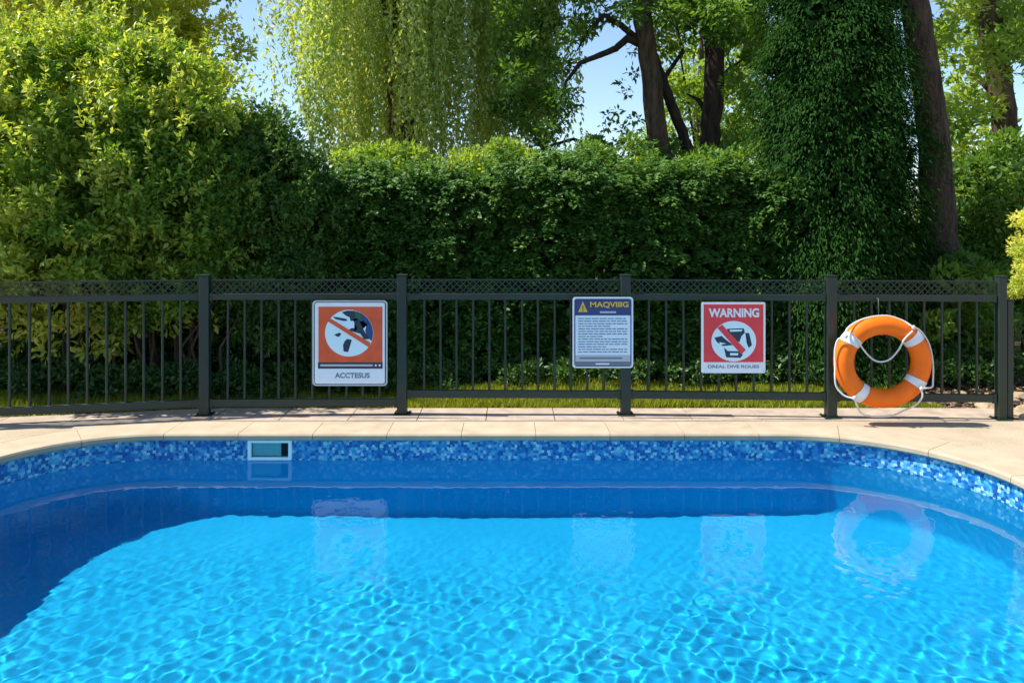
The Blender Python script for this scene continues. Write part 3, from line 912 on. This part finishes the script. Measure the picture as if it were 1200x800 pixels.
# inner twigs and leaves deeper in the hedge, shade put into darker tones
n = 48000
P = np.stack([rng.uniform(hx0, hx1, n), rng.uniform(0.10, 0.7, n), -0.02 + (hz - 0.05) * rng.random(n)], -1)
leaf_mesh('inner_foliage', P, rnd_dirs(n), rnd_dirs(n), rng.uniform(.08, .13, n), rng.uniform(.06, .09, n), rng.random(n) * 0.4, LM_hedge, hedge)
for k in range(19):
    xx = hx0 + 0.2 + k * 0.53 + random.uniform(-.12, .12)
    trunk('stem', [(xx, 0.35, -0.03), (xx + random.uniform(-.06, .06), 0.38, 0.5), (xx + random.uniform(-.15, .15), 0.42, 1.3)], [0.035, 0.028, 0.012], m_bark_d, hedge, 8)

# ---- left: large laurel shrub
lau = make_root('laurel_shrub', (-4.6, 8.9, 0), 'tall spreading broad-leaved shrub with yellow-green leaves, behind the fence at the left', 'shrub')
cl = ellipsoid_clumps((-4.7, 8.4, 2.1), (2.15, 1.45, 1.75), 760, 0.17, 0.85, 0.95, 11)
cl += ellipsoid_clumps((-5.6, 8.3, 1.6), (1.6, 0.9, 1.3), 150, 0.16, 0.85, 0.95, 12)
clump_crown('foliage', lau, LM_laurel, relc(cl, lau), 190, 0.073, up=0.25, out=0.6, shell=0.9)
def shoots(root_, mat_, cen, rad_, M, ln0, leaf, seed):
    """long young shoots that stand out of a crown, leaves along them"""
    r = np.random.default_rng(seed); d = r.normal(size=(M * 2, 3)); d[:, 1] -= .5; d[:, 2] += .35; d = unit(d)[:M]
    s0_ = np.array(cen) + d * np.array(rad_) * .97
    g_ = unit(d * .6 + np.array([0, 0, .7]) + r.normal(0, .25, (M, 3))); ln = ln0 * r.uniform(.5, 1.3, M)
    i = np.repeat(np.arange(M), 26); t = r.random(len(i))
    P = s0_[i] + g_[i] * (ln[i] * t)[:, None] + r.normal(0, .008, (len(i), 3)) - np.array(root_.location)
    D = g_[i] * .6 + r.normal(0, .6, (len(i), 3))
    leaf_mesh('young_shoots', P, D, unit(r.normal(0, .5, (len(i), 3)) + [0, -.3, .8]), leaf * r.uniform(.6, 1.2, len(i)), leaf * .45 * r.uniform(.6, 1.2, len(i)), np.clip(.45 + .55 * r.random(len(i)), 0, 1), mat_, root_)
shoots(lau, LM_laurel, (-4.7, 8.4, 2.1), (2.15, 1.45, 1.78), 420, .34, .075, 301)
for k in range(9):
    a = random.uniform(0, 6.28); rr0 = random.uniform(.1, .5)
    b0 = Vector((math.cos(a) * rr0 - (0.6 if k % 2 else -0.4), math.sin(a) * rr0 * .5 - 0.2, -.03))
    trunk('stem', [b0, b0 + Vector((random.uniform(-.2, .2), random.uniform(-.1, .1), .7)), b0 + Vector((random.uniform(-.7, .7), random.uniform(-.3, .3), 1.8)), b0 + Vector((random.uniform(-1.2, 1.2), random.uniform(-.4, .4), 3.0))],
          [.05, .04, .03, .012], m_bark, lau, 8)
# ---- left: lower leafy undershrub at the fence
low = make_root('low_shrub', (-4.3, 7.75, 0), 'low bush with scattered bright yellow-green leaves just behind the left fence bars', 'shrub')
cl = ellipsoid_clumps((-4.25, 7.75, 0.78), (1.35, 0.28, 0.42), 34, 0.13, 0.6, 0.30, 21)
clump_crown('foliage', low, LM_gold, relc(cl, low), 42, 0.085, up=0.2, out=0.8, shell=0.8)
for k in range(14):
    xx = random.uniform(-1.4, 1.5)
    trunk('stem', [(xx, random.uniform(-.1, .2), -.03), (xx + random.uniform(-.15, .15), random.uniform(-.1, .2), .45), (xx + random.uniform(-.3, .3), random.uniform(-.1, .2), .95)], [.02, .014, .006], m_twig, low, 6)
# ---- mid green shrub
mid = make_root('leafy_shrub', (-3.55, 8.0, 0), 'mid-green leafy shrub in front of the yellow-green one, left of the dark rounded shrub', 'shrub')
cl = ellipsoid_clumps((-3.6, 7.95, 1.75), (0.95, 0.66, 1.15), 250, 0.15, 0.85, 0.72, 13)
clump_crown('foliage', mid, LM_mid, relc(cl, mid), 250, 0.062, up=.2, out=.6, shell=.9)
shoots(mid, LM_mid, (-3.6, 7.95, 1.75), (0.97, 0.68, 1.17), 110, .26, .065, 302)
for k in range(8):
    xx = random.uniform(-.3, .3); trunk('stem', [(xx, random.uniform(-.1, .2), -.03), (xx * 1.5, 0, .6), (xx * 2.2 + random.uniform(-.2, .2), .1, 1.7)], [.028, .02, .008], m_bark, mid, 8)
# ---- dark rounded shrub between laurel and hedge
drk = make_root('round_shrub', (-2.55, 8.35, 0), 'dark green rounded shrub between the yellow-green shrub and the hedge', 'shrub')
cl = ellipsoid_clumps((-2.62, 8.4, 1.55), (0.76, 0.62, 1.40), 170, 0.20, 0.85, 0.42, 31)
clump_crown('foliage', drk, LM_rnd, relc(cl, drk), 430, 0.058, up=0.1, out=0.6, shell=0.85)
shoots(drk, LM_rnd, (-2.62, 8.4, 1.55), (0.78, 0.64, 1.42), 120, .2, .055, 303)
for k in range(6):
    xx = random.uniform(-.3, .3); trunk('stem', [(xx, 0, -.03), (xx * 1.6, 0, .7), (xx * 2.2, .1, 1.8)], [.035, .03, .012], m_bark_d, drk, 8)

# ---- shrubs that look over the hedge from behind
for nm_, lab_, x0_, x1_, mt_, sd_ in (('back_shrub', 'loose yellow-green growth showing over the hedge top below the weeping tree', 395, 640, LM_bright, 101),
                                      ('back_shrub', 'loose green growth showing over the hedge top below the bare trunks', 640, 905, LM_mid, 102)):
    rb_ = random.Random(sd_); Yb = 9.75
    root_ = make_root(nm_, ((x0_ + x1_ - 1200) / 2 / F * Yb, Yb, 0), lab_, 'shrub')
    cl = []
    for k in range(120):
        px = rb_.uniform(x0_, x1_); py = 262 - (1 - rb_.random() ** 1.6) * (80 + 9 * math.sin(px * .045) + 7 * math.sin(px * .13) + rb_.uniform(-6, 9))
        p = at(px, py, Yb + rb_.uniform(-.15, .5)); cl.append((p.x, p.y, p.z, rb_.uniform(.09, .19)))
    clump_crown('foliage', root_, mt_, relc(cl, root_), 120, .07, up=.5, shell=.9)
    for k in range(9):
        xx = (k / 8 - .5) * (x1_ - x0_) / F * Yb * .9
        trunk('stem', [(xx, .1, -.03), (xx + rb_.uniform(-.1, .1), .1, 1.1), (xx + rb_.uniform(-.2, .2), .15, 2.2)], [.035, .025, .008], m_bark_d, root_, 7)
# ---- golden tree at far left
def tree(name, label, base, top, lean, crown_cl, mat, leaf, per, trunk_r=0.18, bark=None, branches=6, up=.2, group=None, **kw):
    rt = make_root(name, base, label, 'tree', group)
    b0 = Vector((0, 0, -0.04)); t0 = Vector((lean[0], lean[1], top))
    mid = b0.lerp(t0, .5) + Vector((random.uniform(-.1, .1), random.uniform(-.1, .1), 0))
    trunk('trunk', [b0, b0.lerp(mid, .5), mid, mid.lerp(t0, .5), t0], [trunk_r * 1.25, trunk_r, trunk_r * .85, trunk_r * .65, trunk_r * .3], bark or m_bark, rt)
    cl = relc(crown_cl, rt)
    for k in range(branches):
        c_ = Vector(cl[random.randrange(len(cl))][:3]); s0 = mid.lerp(t0, random.uniform(-.1, .8))
        if c_.z < s0.z: s0 = mid.lerp(t0, 0.0)
        trunk('branch', [s0, s0.lerp(c_, .4) + Vector((0, 0, random.uniform(0, .25))), c_], [trunk_r * .3, trunk_r * .2, .012], bark or m_bark, rt, 8)
    if mat is not None:
        clump_crown('crown', rt, mat, cl, per, leaf, up=up, **kw)
    return rt
cl = ellipsoid_clumps((-7.08, 12.3, 4.9), (2.6, 1.7, 2.7), 560, 0.25, 0.8, 2.0, 41)
tree('golden_tree', 'yellow-leaved tree rising behind the broad-leaved shrub at the far left', (-7.6, 12.4, 0), 6.5, (.3, 0), cl, LM_gold, 0.105, 185, .16, shell=.9, out=.6)
# ---- willow
wl = make_root('weeping_tree', (-1.9, 13.4, 0), 'weeping tree with hanging pale yellow-green strands above the hedge', 'tree')
trunk('trunk', [(0, 0, -.04), (.05, 0, 2.2), (-.1, .1, 4.4), (.1, 0, 6.5), (0.1, 0, 8.2)], [.34, .26, .22, .15, .06], m_bark, wl)
P_, D_, N_, L2, W2, Rr = [], [], [], [], [], []
T = Tubes()
for k in range(10):
    a = random.uniform(0, 6.28); e = Vector((math.cos(a) * random.uniform(1.2, 2.4), math.sin(a) * 1.2, random.uniform(6.3, 8.3)))
    trunk('branch', [(0, 0, random.uniform(3.8, 6)), e * .5 + Vector((0, 0, 3.3)), e], [.10, .07, .02], m_bark, wl, 8)
ns = 900
for s in range(ns):
    # strands gather in hanging curtains
    c0 = rng.integers(0, 30); ang = c0 * 2.399; rc = 2.75 * math.sqrt((c0 + .6) / 30)
    cxs = math.cos(ang) * rc * 1.0 + rng.normal(0, .24); cys = math.sin(ang) * rc * .62 + rng.normal(0, .2)
    ztop = 8.6 - 0.30 * (cxs ** 2) * .5 + rng.normal(0, .4)
    zbot = 2.55 + abs(rng.normal(0, .7)) + (1.2 if c0 % 5 == 0 else 0) + 0.25 * max(0, abs(cxs) - 1.6)
    if cxs < -1.25 and rng.random() < 0.72: continue
    if cxs < -1.25: zbot += rng.uniform(0, 1.6)
    m = int((ztop - zbot) / 0.036)
    t = np.linspace(0, 1, m)
    zz = ztop + (zbot - ztop) * t
    xx = cxs + .12 * np.sin(3 * t + s) + .05 * np.sin(11 * t + s * 1.7); yy = cys + .12 * np.cos(2.5 * t + s * 2)
    P_.append(np.stack([xx, yy, zz], -1)); Rr.append(np.clip(rng.random() * .5 + rng.random(m) * .55, 0, 1))
P_ = np.concatenate(P_); Rr = np.concatenate(Rr); m = len(P_)
P_ = P_ + rng.normal(0, .035, (m, 3))
D_ = rng.normal(size=(m, 3)) * .55; D_[:, 2] -= 0.9
leaf_mesh('crown', P_, D_, rnd_dirs(m), rng.uniform(.08, .13, m), rng.uniform(.032, .052, m), Rr, LM_willow, wl)

# ---- trees with bare trunks above the hedge
# leaning brown trunk with a fork and a long branch to the left
t1 = make_root('leaning_tree', (2.45, 12.0, 0), 'slender brown trunk leaning left with a long side branch against the sky', 'tree')
def W(px, py, Y, rt): return at(px, py, Y) - rt.location
trunk('trunk', [(0.05, 0, -.04), W(786, 250, 12, t1), W(770, 150, 12, t1), W(757, 50, 12, t1), W(750, 0, 12, t1), W(735, -140, 12, t1), W(728, -260, 12, t1)],
      [.24, .19, .165, .150, .145, .11, .05], m_bark, t1, 16)
trunk('second_stem', [W(800, 250, 12.2, t1), W(812, 190, 12.2, t1), W(797, 150, 12.2, t1), W(776, 92, 12.1, t1), W(763, 60, 12, t1)], [.10, .095, .085, .075, .07], m_bark_d, t1, 10)
trunk('branch', [W(752, 52, 12, t1), W(735, 45, 11.9, t1), W(722, 57, 11.9, t1), W(700, 66, 11.8, t1), W(680, 74, 11.7, t1), W(664, 95, 11.6, t1), W(652, 130, 11.6, t1)], [.07, .06, .052, .045, .035, .025, .012], m_bark_d, t1, 8)
trunk('branch', [W(748, 47, 12, t1), W(728, 30, 11.9, t1), W(708, 18, 11.8, t1), W(690, 36, 11.8, t1), W(676, 60, 11.8, t1)], [.06, .05, .04, .025, .012], m_bark_d, t1, 8)
trunk('branch', [W(752, 20, 12, t1), W(775, -20, 12.2, t1), W(820, -80, 12.4, t1)], [.07, .05, .02], m_bark_d, t1, 8)
trunk('branch', [W(760, 120, 12, t1), W(800, 60, 12.5, t1), W(790, 20, 12.6, t1)], [.05, .03, .012], m_bark_d, t1, 8)
trunk('branch', [W(700, 172, 12.8, t1), W(672, 163, 12.6, t1), W(640, 172, 12.6, t1), W(610, 190, 12.6, t1)], [.03, .026, .02, .01], m_bark_d, t1, 8)
def px_clumps(lst, Y, jit=0.25, seed=5):
    r = np.random.default_rng(seed); out = []
    for px, py, rp in lst:
        p = at(px, py, Y + r.uniform(-jit, jit) * 2); out.append((p.x, p.y, p.z, rp / F * Y))
    return out
lst = []
r_ = random.Random(9)
for k in range(90):   # curtain of green left of the gap
    px = r_.uniform(585, 690); py = r_.uniform(-60, 178)
    if px > 640 and 45 < py < 80: continue
    if px > 680 - max(0, (py - 60)) * 0.30 and py > 60: continue
    lst.append((px, py, r_.uniform(10, 20)))
for k in range(60):   # above the gap
    lst.append((r_.uniform(640, 900), r_.uniform(-90, 18 + 0), r_.uniform(12, 26)))
for px, py, rr_ in [(708, 22, 12), (690, 30, 10), (662, 80, 14), (650, 105, 12), (720, 130, 7), (728, 150, 10), (712, 148, 8), (700, 165, 9), (740, 160, 12), (735, 108, 8), (728, 96, 6), (745, 140, 9), (712, 135, 6), (690, 158, 6), (668, 110, 8), (655, 140, 9), (648, 160, 8), (738, 60, 7), (742, 85, 8), (722, 168, 10), (640, 150, 10), (620, 60, 14), (700, 8, 12), (665, 50, 8)]:
    lst.append((px, py, rr_))
clump_crown('crown', t1, LM_tree, relc(px_clumps(lst, 12.2, .6), t1), 85, 0.105, up=-.05, out=.8, shell=0.9)
# darker trunk right of it
t2 = make_root('dark_tree', (3.2, 12.7, 0), 'dark upright trunk in the gap left of the tall conifer', 'tree')
trunk('trunk', [(0.05, 0, -.04), W(831, 250, 12.7, t2), W(832, 170, 12.7, t2), W(836, 100, 12.7, t2), W(838, 0, 12.7, t2), W(842, -150, 12.7, t2), W(842, -260, 12.7, t2)], [.22, .17, .165, .16, .15, .11, .05], m_bark_d, t2, 14)
for (a_, b__) in (((838, -20), (880, -70)), ((837, 30), (800, -20)), ((835, 110), (870, 70)), ((834, 140), (805, 110))):
    trunk('branch', [W(*a_, 12.7, t2), (W(*a_, 12.7, t2) + W(*b__, 13, t2)) / 2 + Vector((0, 0, .1)), W(*b__, 13, t2)], [.06, .04, .012], m_bark_d, t2, 8)
lst = []
for k in range(42): lst.append((r_.uniform(770, 905), r_.uniform(-90, 60), r_.uniform(12, 24)))
for k in range(46): lst.append((r_.uniform(850, 905), r_.uniform(20, 200), r_.uniform(9, 18)))
for k in range(26): lst.append((r_.uniform(690, 830), r_.uniform(168, 200), r_.uniform(9, 16)))
clump_crown('crown', t2, LM_tree, relc(px_clumps(lst, 12.9, .6), t2), 120, 0.105, up=0, out=.8, shell=0.85)
# bright tree further back
cl = px_clumps([(r_.uniform(768, 900), r_.uniform(0, 190), r_.uniform(12, 24)) for k in range(75)], 16.5, 1.2)
tree('bright_tree', 'sunlit pale green tree seen between the two bare trunks', (3.9, 16.6, 0), 6.0, (.2, 0), cl, LM_bright, 0.14, 110, .12, up=.1)

# ---- tall conifer
con = make_root('tall_conifer', (3.80, 9.05, 0), 'tall broad dark green conifer with drooping sprays, right of the hedge', 'tree')
trunk('trunk', [(0, 0.1, -.04), (0, .1, 3), (0, .1, 6), (0, .1, 8.6)], [.22, .17, .11, .02], m_bark_d, con)
def con_r(z): return np.interp(z, [0, .4, 1.5, 3.0, 4.4, 6.5, 8.8], [.80, .97, .97, .89, .74, .5, .04])
n_br = 1300
zb = 0.25 + 8.2 * rng.random(n_br) ** 1.35; ang = rng.uniform(0, 2 * np.pi, n_br)
lobes = 1 + 0.16 * np.sin(3 * ang + zb * 1.3) + .09 * np.sin(7 * ang - zb * 2.6)
rb = con_r(zb) * lobes
cl = []
P_, D_, Rr = [], [], []
for i in range(n_br):
    m = 165
    t = rng.random(m)
    rad = rb[i] * (0.55 + 0.5 * t) + rng.normal(0, .03, m)
    zz = zb[i] + 0.14 * t - 0.42 * t ** 2 + rng.normal(0, .05, m)
    aa = ang[i] + rng.normal(0, .06 + .09 * t, m)
    P_.append(np.stack([rad * np.cos(aa), rad * np.sin(aa), zz], -1))
    D_.append(np.stack([np.cos(aa) * .8, np.sin(aa) * .8, -0.5 - t * .5], -1) + rng.normal(0, .4, (m, 3)))
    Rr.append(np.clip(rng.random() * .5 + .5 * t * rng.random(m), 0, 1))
P_ = np.concatenate(P_); D_ = np.concatenate(D_); Rr = np.concatenate(Rr); m = len(P_)
Nn = P_.copy(); Nn[:, 2] = 0; Nn = unit(Nn) + rng.normal(0, .5, (m, 3)); Nn[:, 2] += .5
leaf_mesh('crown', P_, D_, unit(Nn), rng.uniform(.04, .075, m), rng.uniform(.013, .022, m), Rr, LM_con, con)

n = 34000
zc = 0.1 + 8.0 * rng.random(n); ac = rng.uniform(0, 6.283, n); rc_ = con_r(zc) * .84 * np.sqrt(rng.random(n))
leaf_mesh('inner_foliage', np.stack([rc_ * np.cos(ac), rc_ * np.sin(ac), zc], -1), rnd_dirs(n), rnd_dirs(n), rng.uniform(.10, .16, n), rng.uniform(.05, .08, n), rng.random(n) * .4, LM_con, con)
# ---- massive brown trunk beside the conifer
t3 = make_root('old_tree', (5.03, 9.15, 0), 'massive leaning brown trunk with a flared base beside the tall conifer', 'tree')
trunk('trunk', [(0.03, 0, -.04), (0.03, 0, .35), W(1096, 335, 9.15, t3), W(1100, 270, 9.15, t3), W(1096, 180, 9.15, t3), W(1085, 90, 9.15, t3), W(1071, 0, 9.15, t3), W(1052, -140, 9.15, t3), W(1047, -300, 9.15, t3)],
      [.50, .40, .29, .20, .175, .165, .155, .14, .08], m_bark_m, t3, 20, .012)
for a_ in (20, 80, 150, 215, 280, 335):
    d = Vector((math.cos(R(a_)), math.sin(R(a_)), 0)); trunk('root', [d * .25 + Vector((0, 0, .28)), d * .42 + Vector((0, 0, .09)), d * .75 + Vector((0, 0, -.04))], [.11, .09, .04], m_bark, t3, 8)
for (a_, b__) in (((1072, 10), (1120, -60)), ((1060, -60), (1000, -150)), ((1052, -130), (1130, -220))):
    trunk('branch', [W(*a_, 9.15, t3), (W(*a_, 9.15, t3) + W(*b__, 9.5, t3)) / 2, W(*b__, 9.8, t3)], [.09, .06, .03], m_bark, t3, 8)
cl = ellipsoid_clumps((5.6, 11.2, 8.0), (2.6, 1.6, 1.9), 90, .45, .8, 5.2, 61)
clump_crown('crown', t3, LM_tree, relc(cl, t3), 130, .12)

# ---- trees to the right
cl = px_clumps([(r_.uniform(1085, 1260), r_.uniform(-80, 60), r_.uniform(12, 26)) for k in range(60)] + [(r_.uniform(1100, 1260), r_.uniform(40, 235), r_.uniform(9, 20)) for k in range(85)], 13.5, 1.2, 8)
t4 = tree('brown_trunk_tree', 'brown-barked tree with airy sunlit foliage at the upper right', (7.95, 12.6, 0), 0.05, (0, 0), cl, LM_bright, .125, 120, .05, branches=0)
for ch in list(t4.children):
    if ch.name.startswith('trunk'): bpy.data.objects.remove(ch)
trunk('trunk', [(0.05, 0, -.04), W(1186, 200, 12.6, t4), W(1175, 130, 12.6, t4), W(1165, 60, 12.6, t4), W(1157, 0, 12.6, t4), W(1150, -120, 12.6, t4), W(1150, -220, 12.6, t4)], [.27, .19, .185, .18, .17, .12, .05], m_bark, t4, 14)
for (a_, b__) in (((1160, 20), (1110, -20)), ((1166, 70), (1210, 20)), ((1172, 120), (1125, 80)), ((1158, -30), (1215, -90)), ((1150, -100), (1100, -160))):
    trunk('branch', [W(*a_, 12.6, t4), (W(*a_, 12.6, t4) + W(*b__, 13, t4)) / 2 + Vector((0, 0, .1)), W(*b__, 13.3, t4)], [.07, .045, .012], m_bark, t4, 8)
# understory shrubs at the right behind the fence
us = make_root('broad_shrub', (6.4, 9.9, 0), 'loose green shrub behind the fence, right of the massive trunk', 'shrub')
cl = ellipsoid_clumps((6.75, 10.1, 1.45), (1.35, .7, 1.25), 130, .24, .8, .35, 71) + ellipsoid_clumps((4.9, 8.6, .75), (.9, .4, .55), 38, .16, .8, .2, 72)
clump_crown('foliage', us, LM_tree, relc(cl, us), 210, .095)
for k in range(8):
    xx = random.uniform(-.6, .9); trunk('stem', [(xx, .1, -.03), (xx * 1.2, .1, .8), (xx * 1.5, .1, 1.7)], [.03, .022, .01], m_bark_d, us, 8)
yb = make_root('yellow_green_bush', (5.35, 7.15, 0), 'bright yellow-green bush overhanging the right end post of the fence', 'shrub')
cl = ellipsoid_clumps((5.18, 7.1, 1.38), (.60, .5, .56), 75, .13, .85, .85, 81) + ellipsoid_clumps((5.6, 7.3, 1.2), (.6, .5, .7), 50, .14, .85, .4, 82)
clump_crown('foliage', yb, LM_gold, relc(cl, yb), 330, .042, up=.3, out=.8, shell=.7)
for k in range(7):
    xx = random.uniform(-.1, .25); trunk('stem', [(xx, random.uniform(-.1, .1), -.03), (xx * 1.4 - .05, 0, .7), (xx * 2 - .15, 0, 1.4)], [.025, .018, .008], m_twig, yb, 6)
# far wood
cl = []
rw = np.random.default_rng(91)
for k in range(150): 
    cl.append((rw.uniform(-24, 26), rw.uniform(19, 23), rw.uniform(.4, 2.4), rw.uniform(.6, 1.1)))
wood = clump_crown('far_wood', None, LM_tree, cl, 150, .28)
tag(wood, 'mass of far green trees low behind the hedge', 'woodland', kind='stuff')

# ---- dark undergrowth on the ground behind the fence
cl = []
for k in range(330):
    left = rw.random() < 0.62
    xx = rw.uniform(-6.4, -0.6) if left else rw.uniform(2.6, 5.4)
    yy = rw.uniform(7.45, 8.7) if left else rw.uniform(8.0, 9.0)
    if left and xx > -2: yy = max(yy, 7.7)
    cl.append((xx, yy, rw.uniform(.02, .26), rw.uniform(.08, .17)))
for k in range(170):  # sparse dark cover added to stand in for shaded grass along the hedge
    cl.append((rw.uniform(-1.4, 3.4), rw.uniform(8.0, 8.75) , rw.uniform(.0, .18), rw.uniform(.07, .13)))
ug = clump_crown('undergrowth', None, LM_dark, cl, 110, .06, up=.3, shell=.9)
tag(ug, 'low dark ground cover', 'ground cover', kind='stuff')

# ---- grass, litter, rocks
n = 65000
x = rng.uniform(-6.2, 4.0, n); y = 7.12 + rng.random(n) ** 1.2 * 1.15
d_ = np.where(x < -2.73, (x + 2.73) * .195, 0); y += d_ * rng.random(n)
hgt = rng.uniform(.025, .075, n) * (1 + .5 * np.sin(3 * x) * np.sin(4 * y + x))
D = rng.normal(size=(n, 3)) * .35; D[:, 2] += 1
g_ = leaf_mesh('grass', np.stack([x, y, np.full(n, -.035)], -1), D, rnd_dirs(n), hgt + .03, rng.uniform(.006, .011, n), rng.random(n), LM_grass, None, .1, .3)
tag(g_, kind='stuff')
n = 16000
x = np.concatenate([rng.uniform(3.2, 8.5, n // 2), rng.uniform(-7, 7, n // 2)]); y = np.concatenate([rng.uniform(7.15, 9.5, n // 2), rng.uniform(8.2, 9.6, n // 2)])
D = rng.normal(size=(n, 3)); D[:, 2] *= .25
Nn = rng.normal(size=(n, 3)) * .4; Nn[:, 2] += 1
lt = leaf_mesh('leaf_litter', np.stack([x, y, -.03 + .02 * rng.random(n)], -1), D, unit(Nn), rng.uniform(.05, .09, n), rng.uniform(.03, .05, n), rng.random(n), LM_litter, None)
tag(lt, kind='stuff')
m_rock = basic('rock', (0.36, 0.27, 0.17), .9, noise=.3, nscale=9, bump=.7, bscale=30, spec=.2)
for k, (px, py, sz) in enumerate([(1155, 482, .075), (1163, 486, .05), (1192, 486, .09), (1204, 484, .10), (1140, 470, .05), (1186, 470, .06), (1196, 464, .07), (1128, 462, .05), (1176, 456, .05)]):
    Yk = H_CAM * F / (py - HZ)
    Yk = max(Yk, 7.15) if px < 1178 else Yk
    Xk = (px - 600) / F * Yk
    bm = bmesh.new(); bmesh.ops.create_icosphere(bm, subdivisions=3, radius=sz)
    rk = random.Random(k); ph = [rk.uniform(0, 6) for _ in range(6)]
    for v in bm.verts:
        c_ = v.co / sz; f_ = 1 + .14 * math.sin(3 * c_.x + ph[0]) + .12 * math.sin(4 * c_.y + ph[1]) + .1 * math.sin(5 * c_.z + ph[2]) + .05 * math.sin(11 * c_.x + 9 * c_.y + ph[3])
        v.co *= f_; v.co.z *= .62; v.co.x *= 1.15
    o = bm_obj('rock', bm, m_rock, None, smooth=False); o.location = (Xk, Yk, sz * .3 - .02); o.rotation_euler = (0, 0, rk.uniform(0, 6))
    tag(o, 'small pale brown rock in the dry leaves by the right end of the fence', 'rock', 'rocks in the dry leaves')
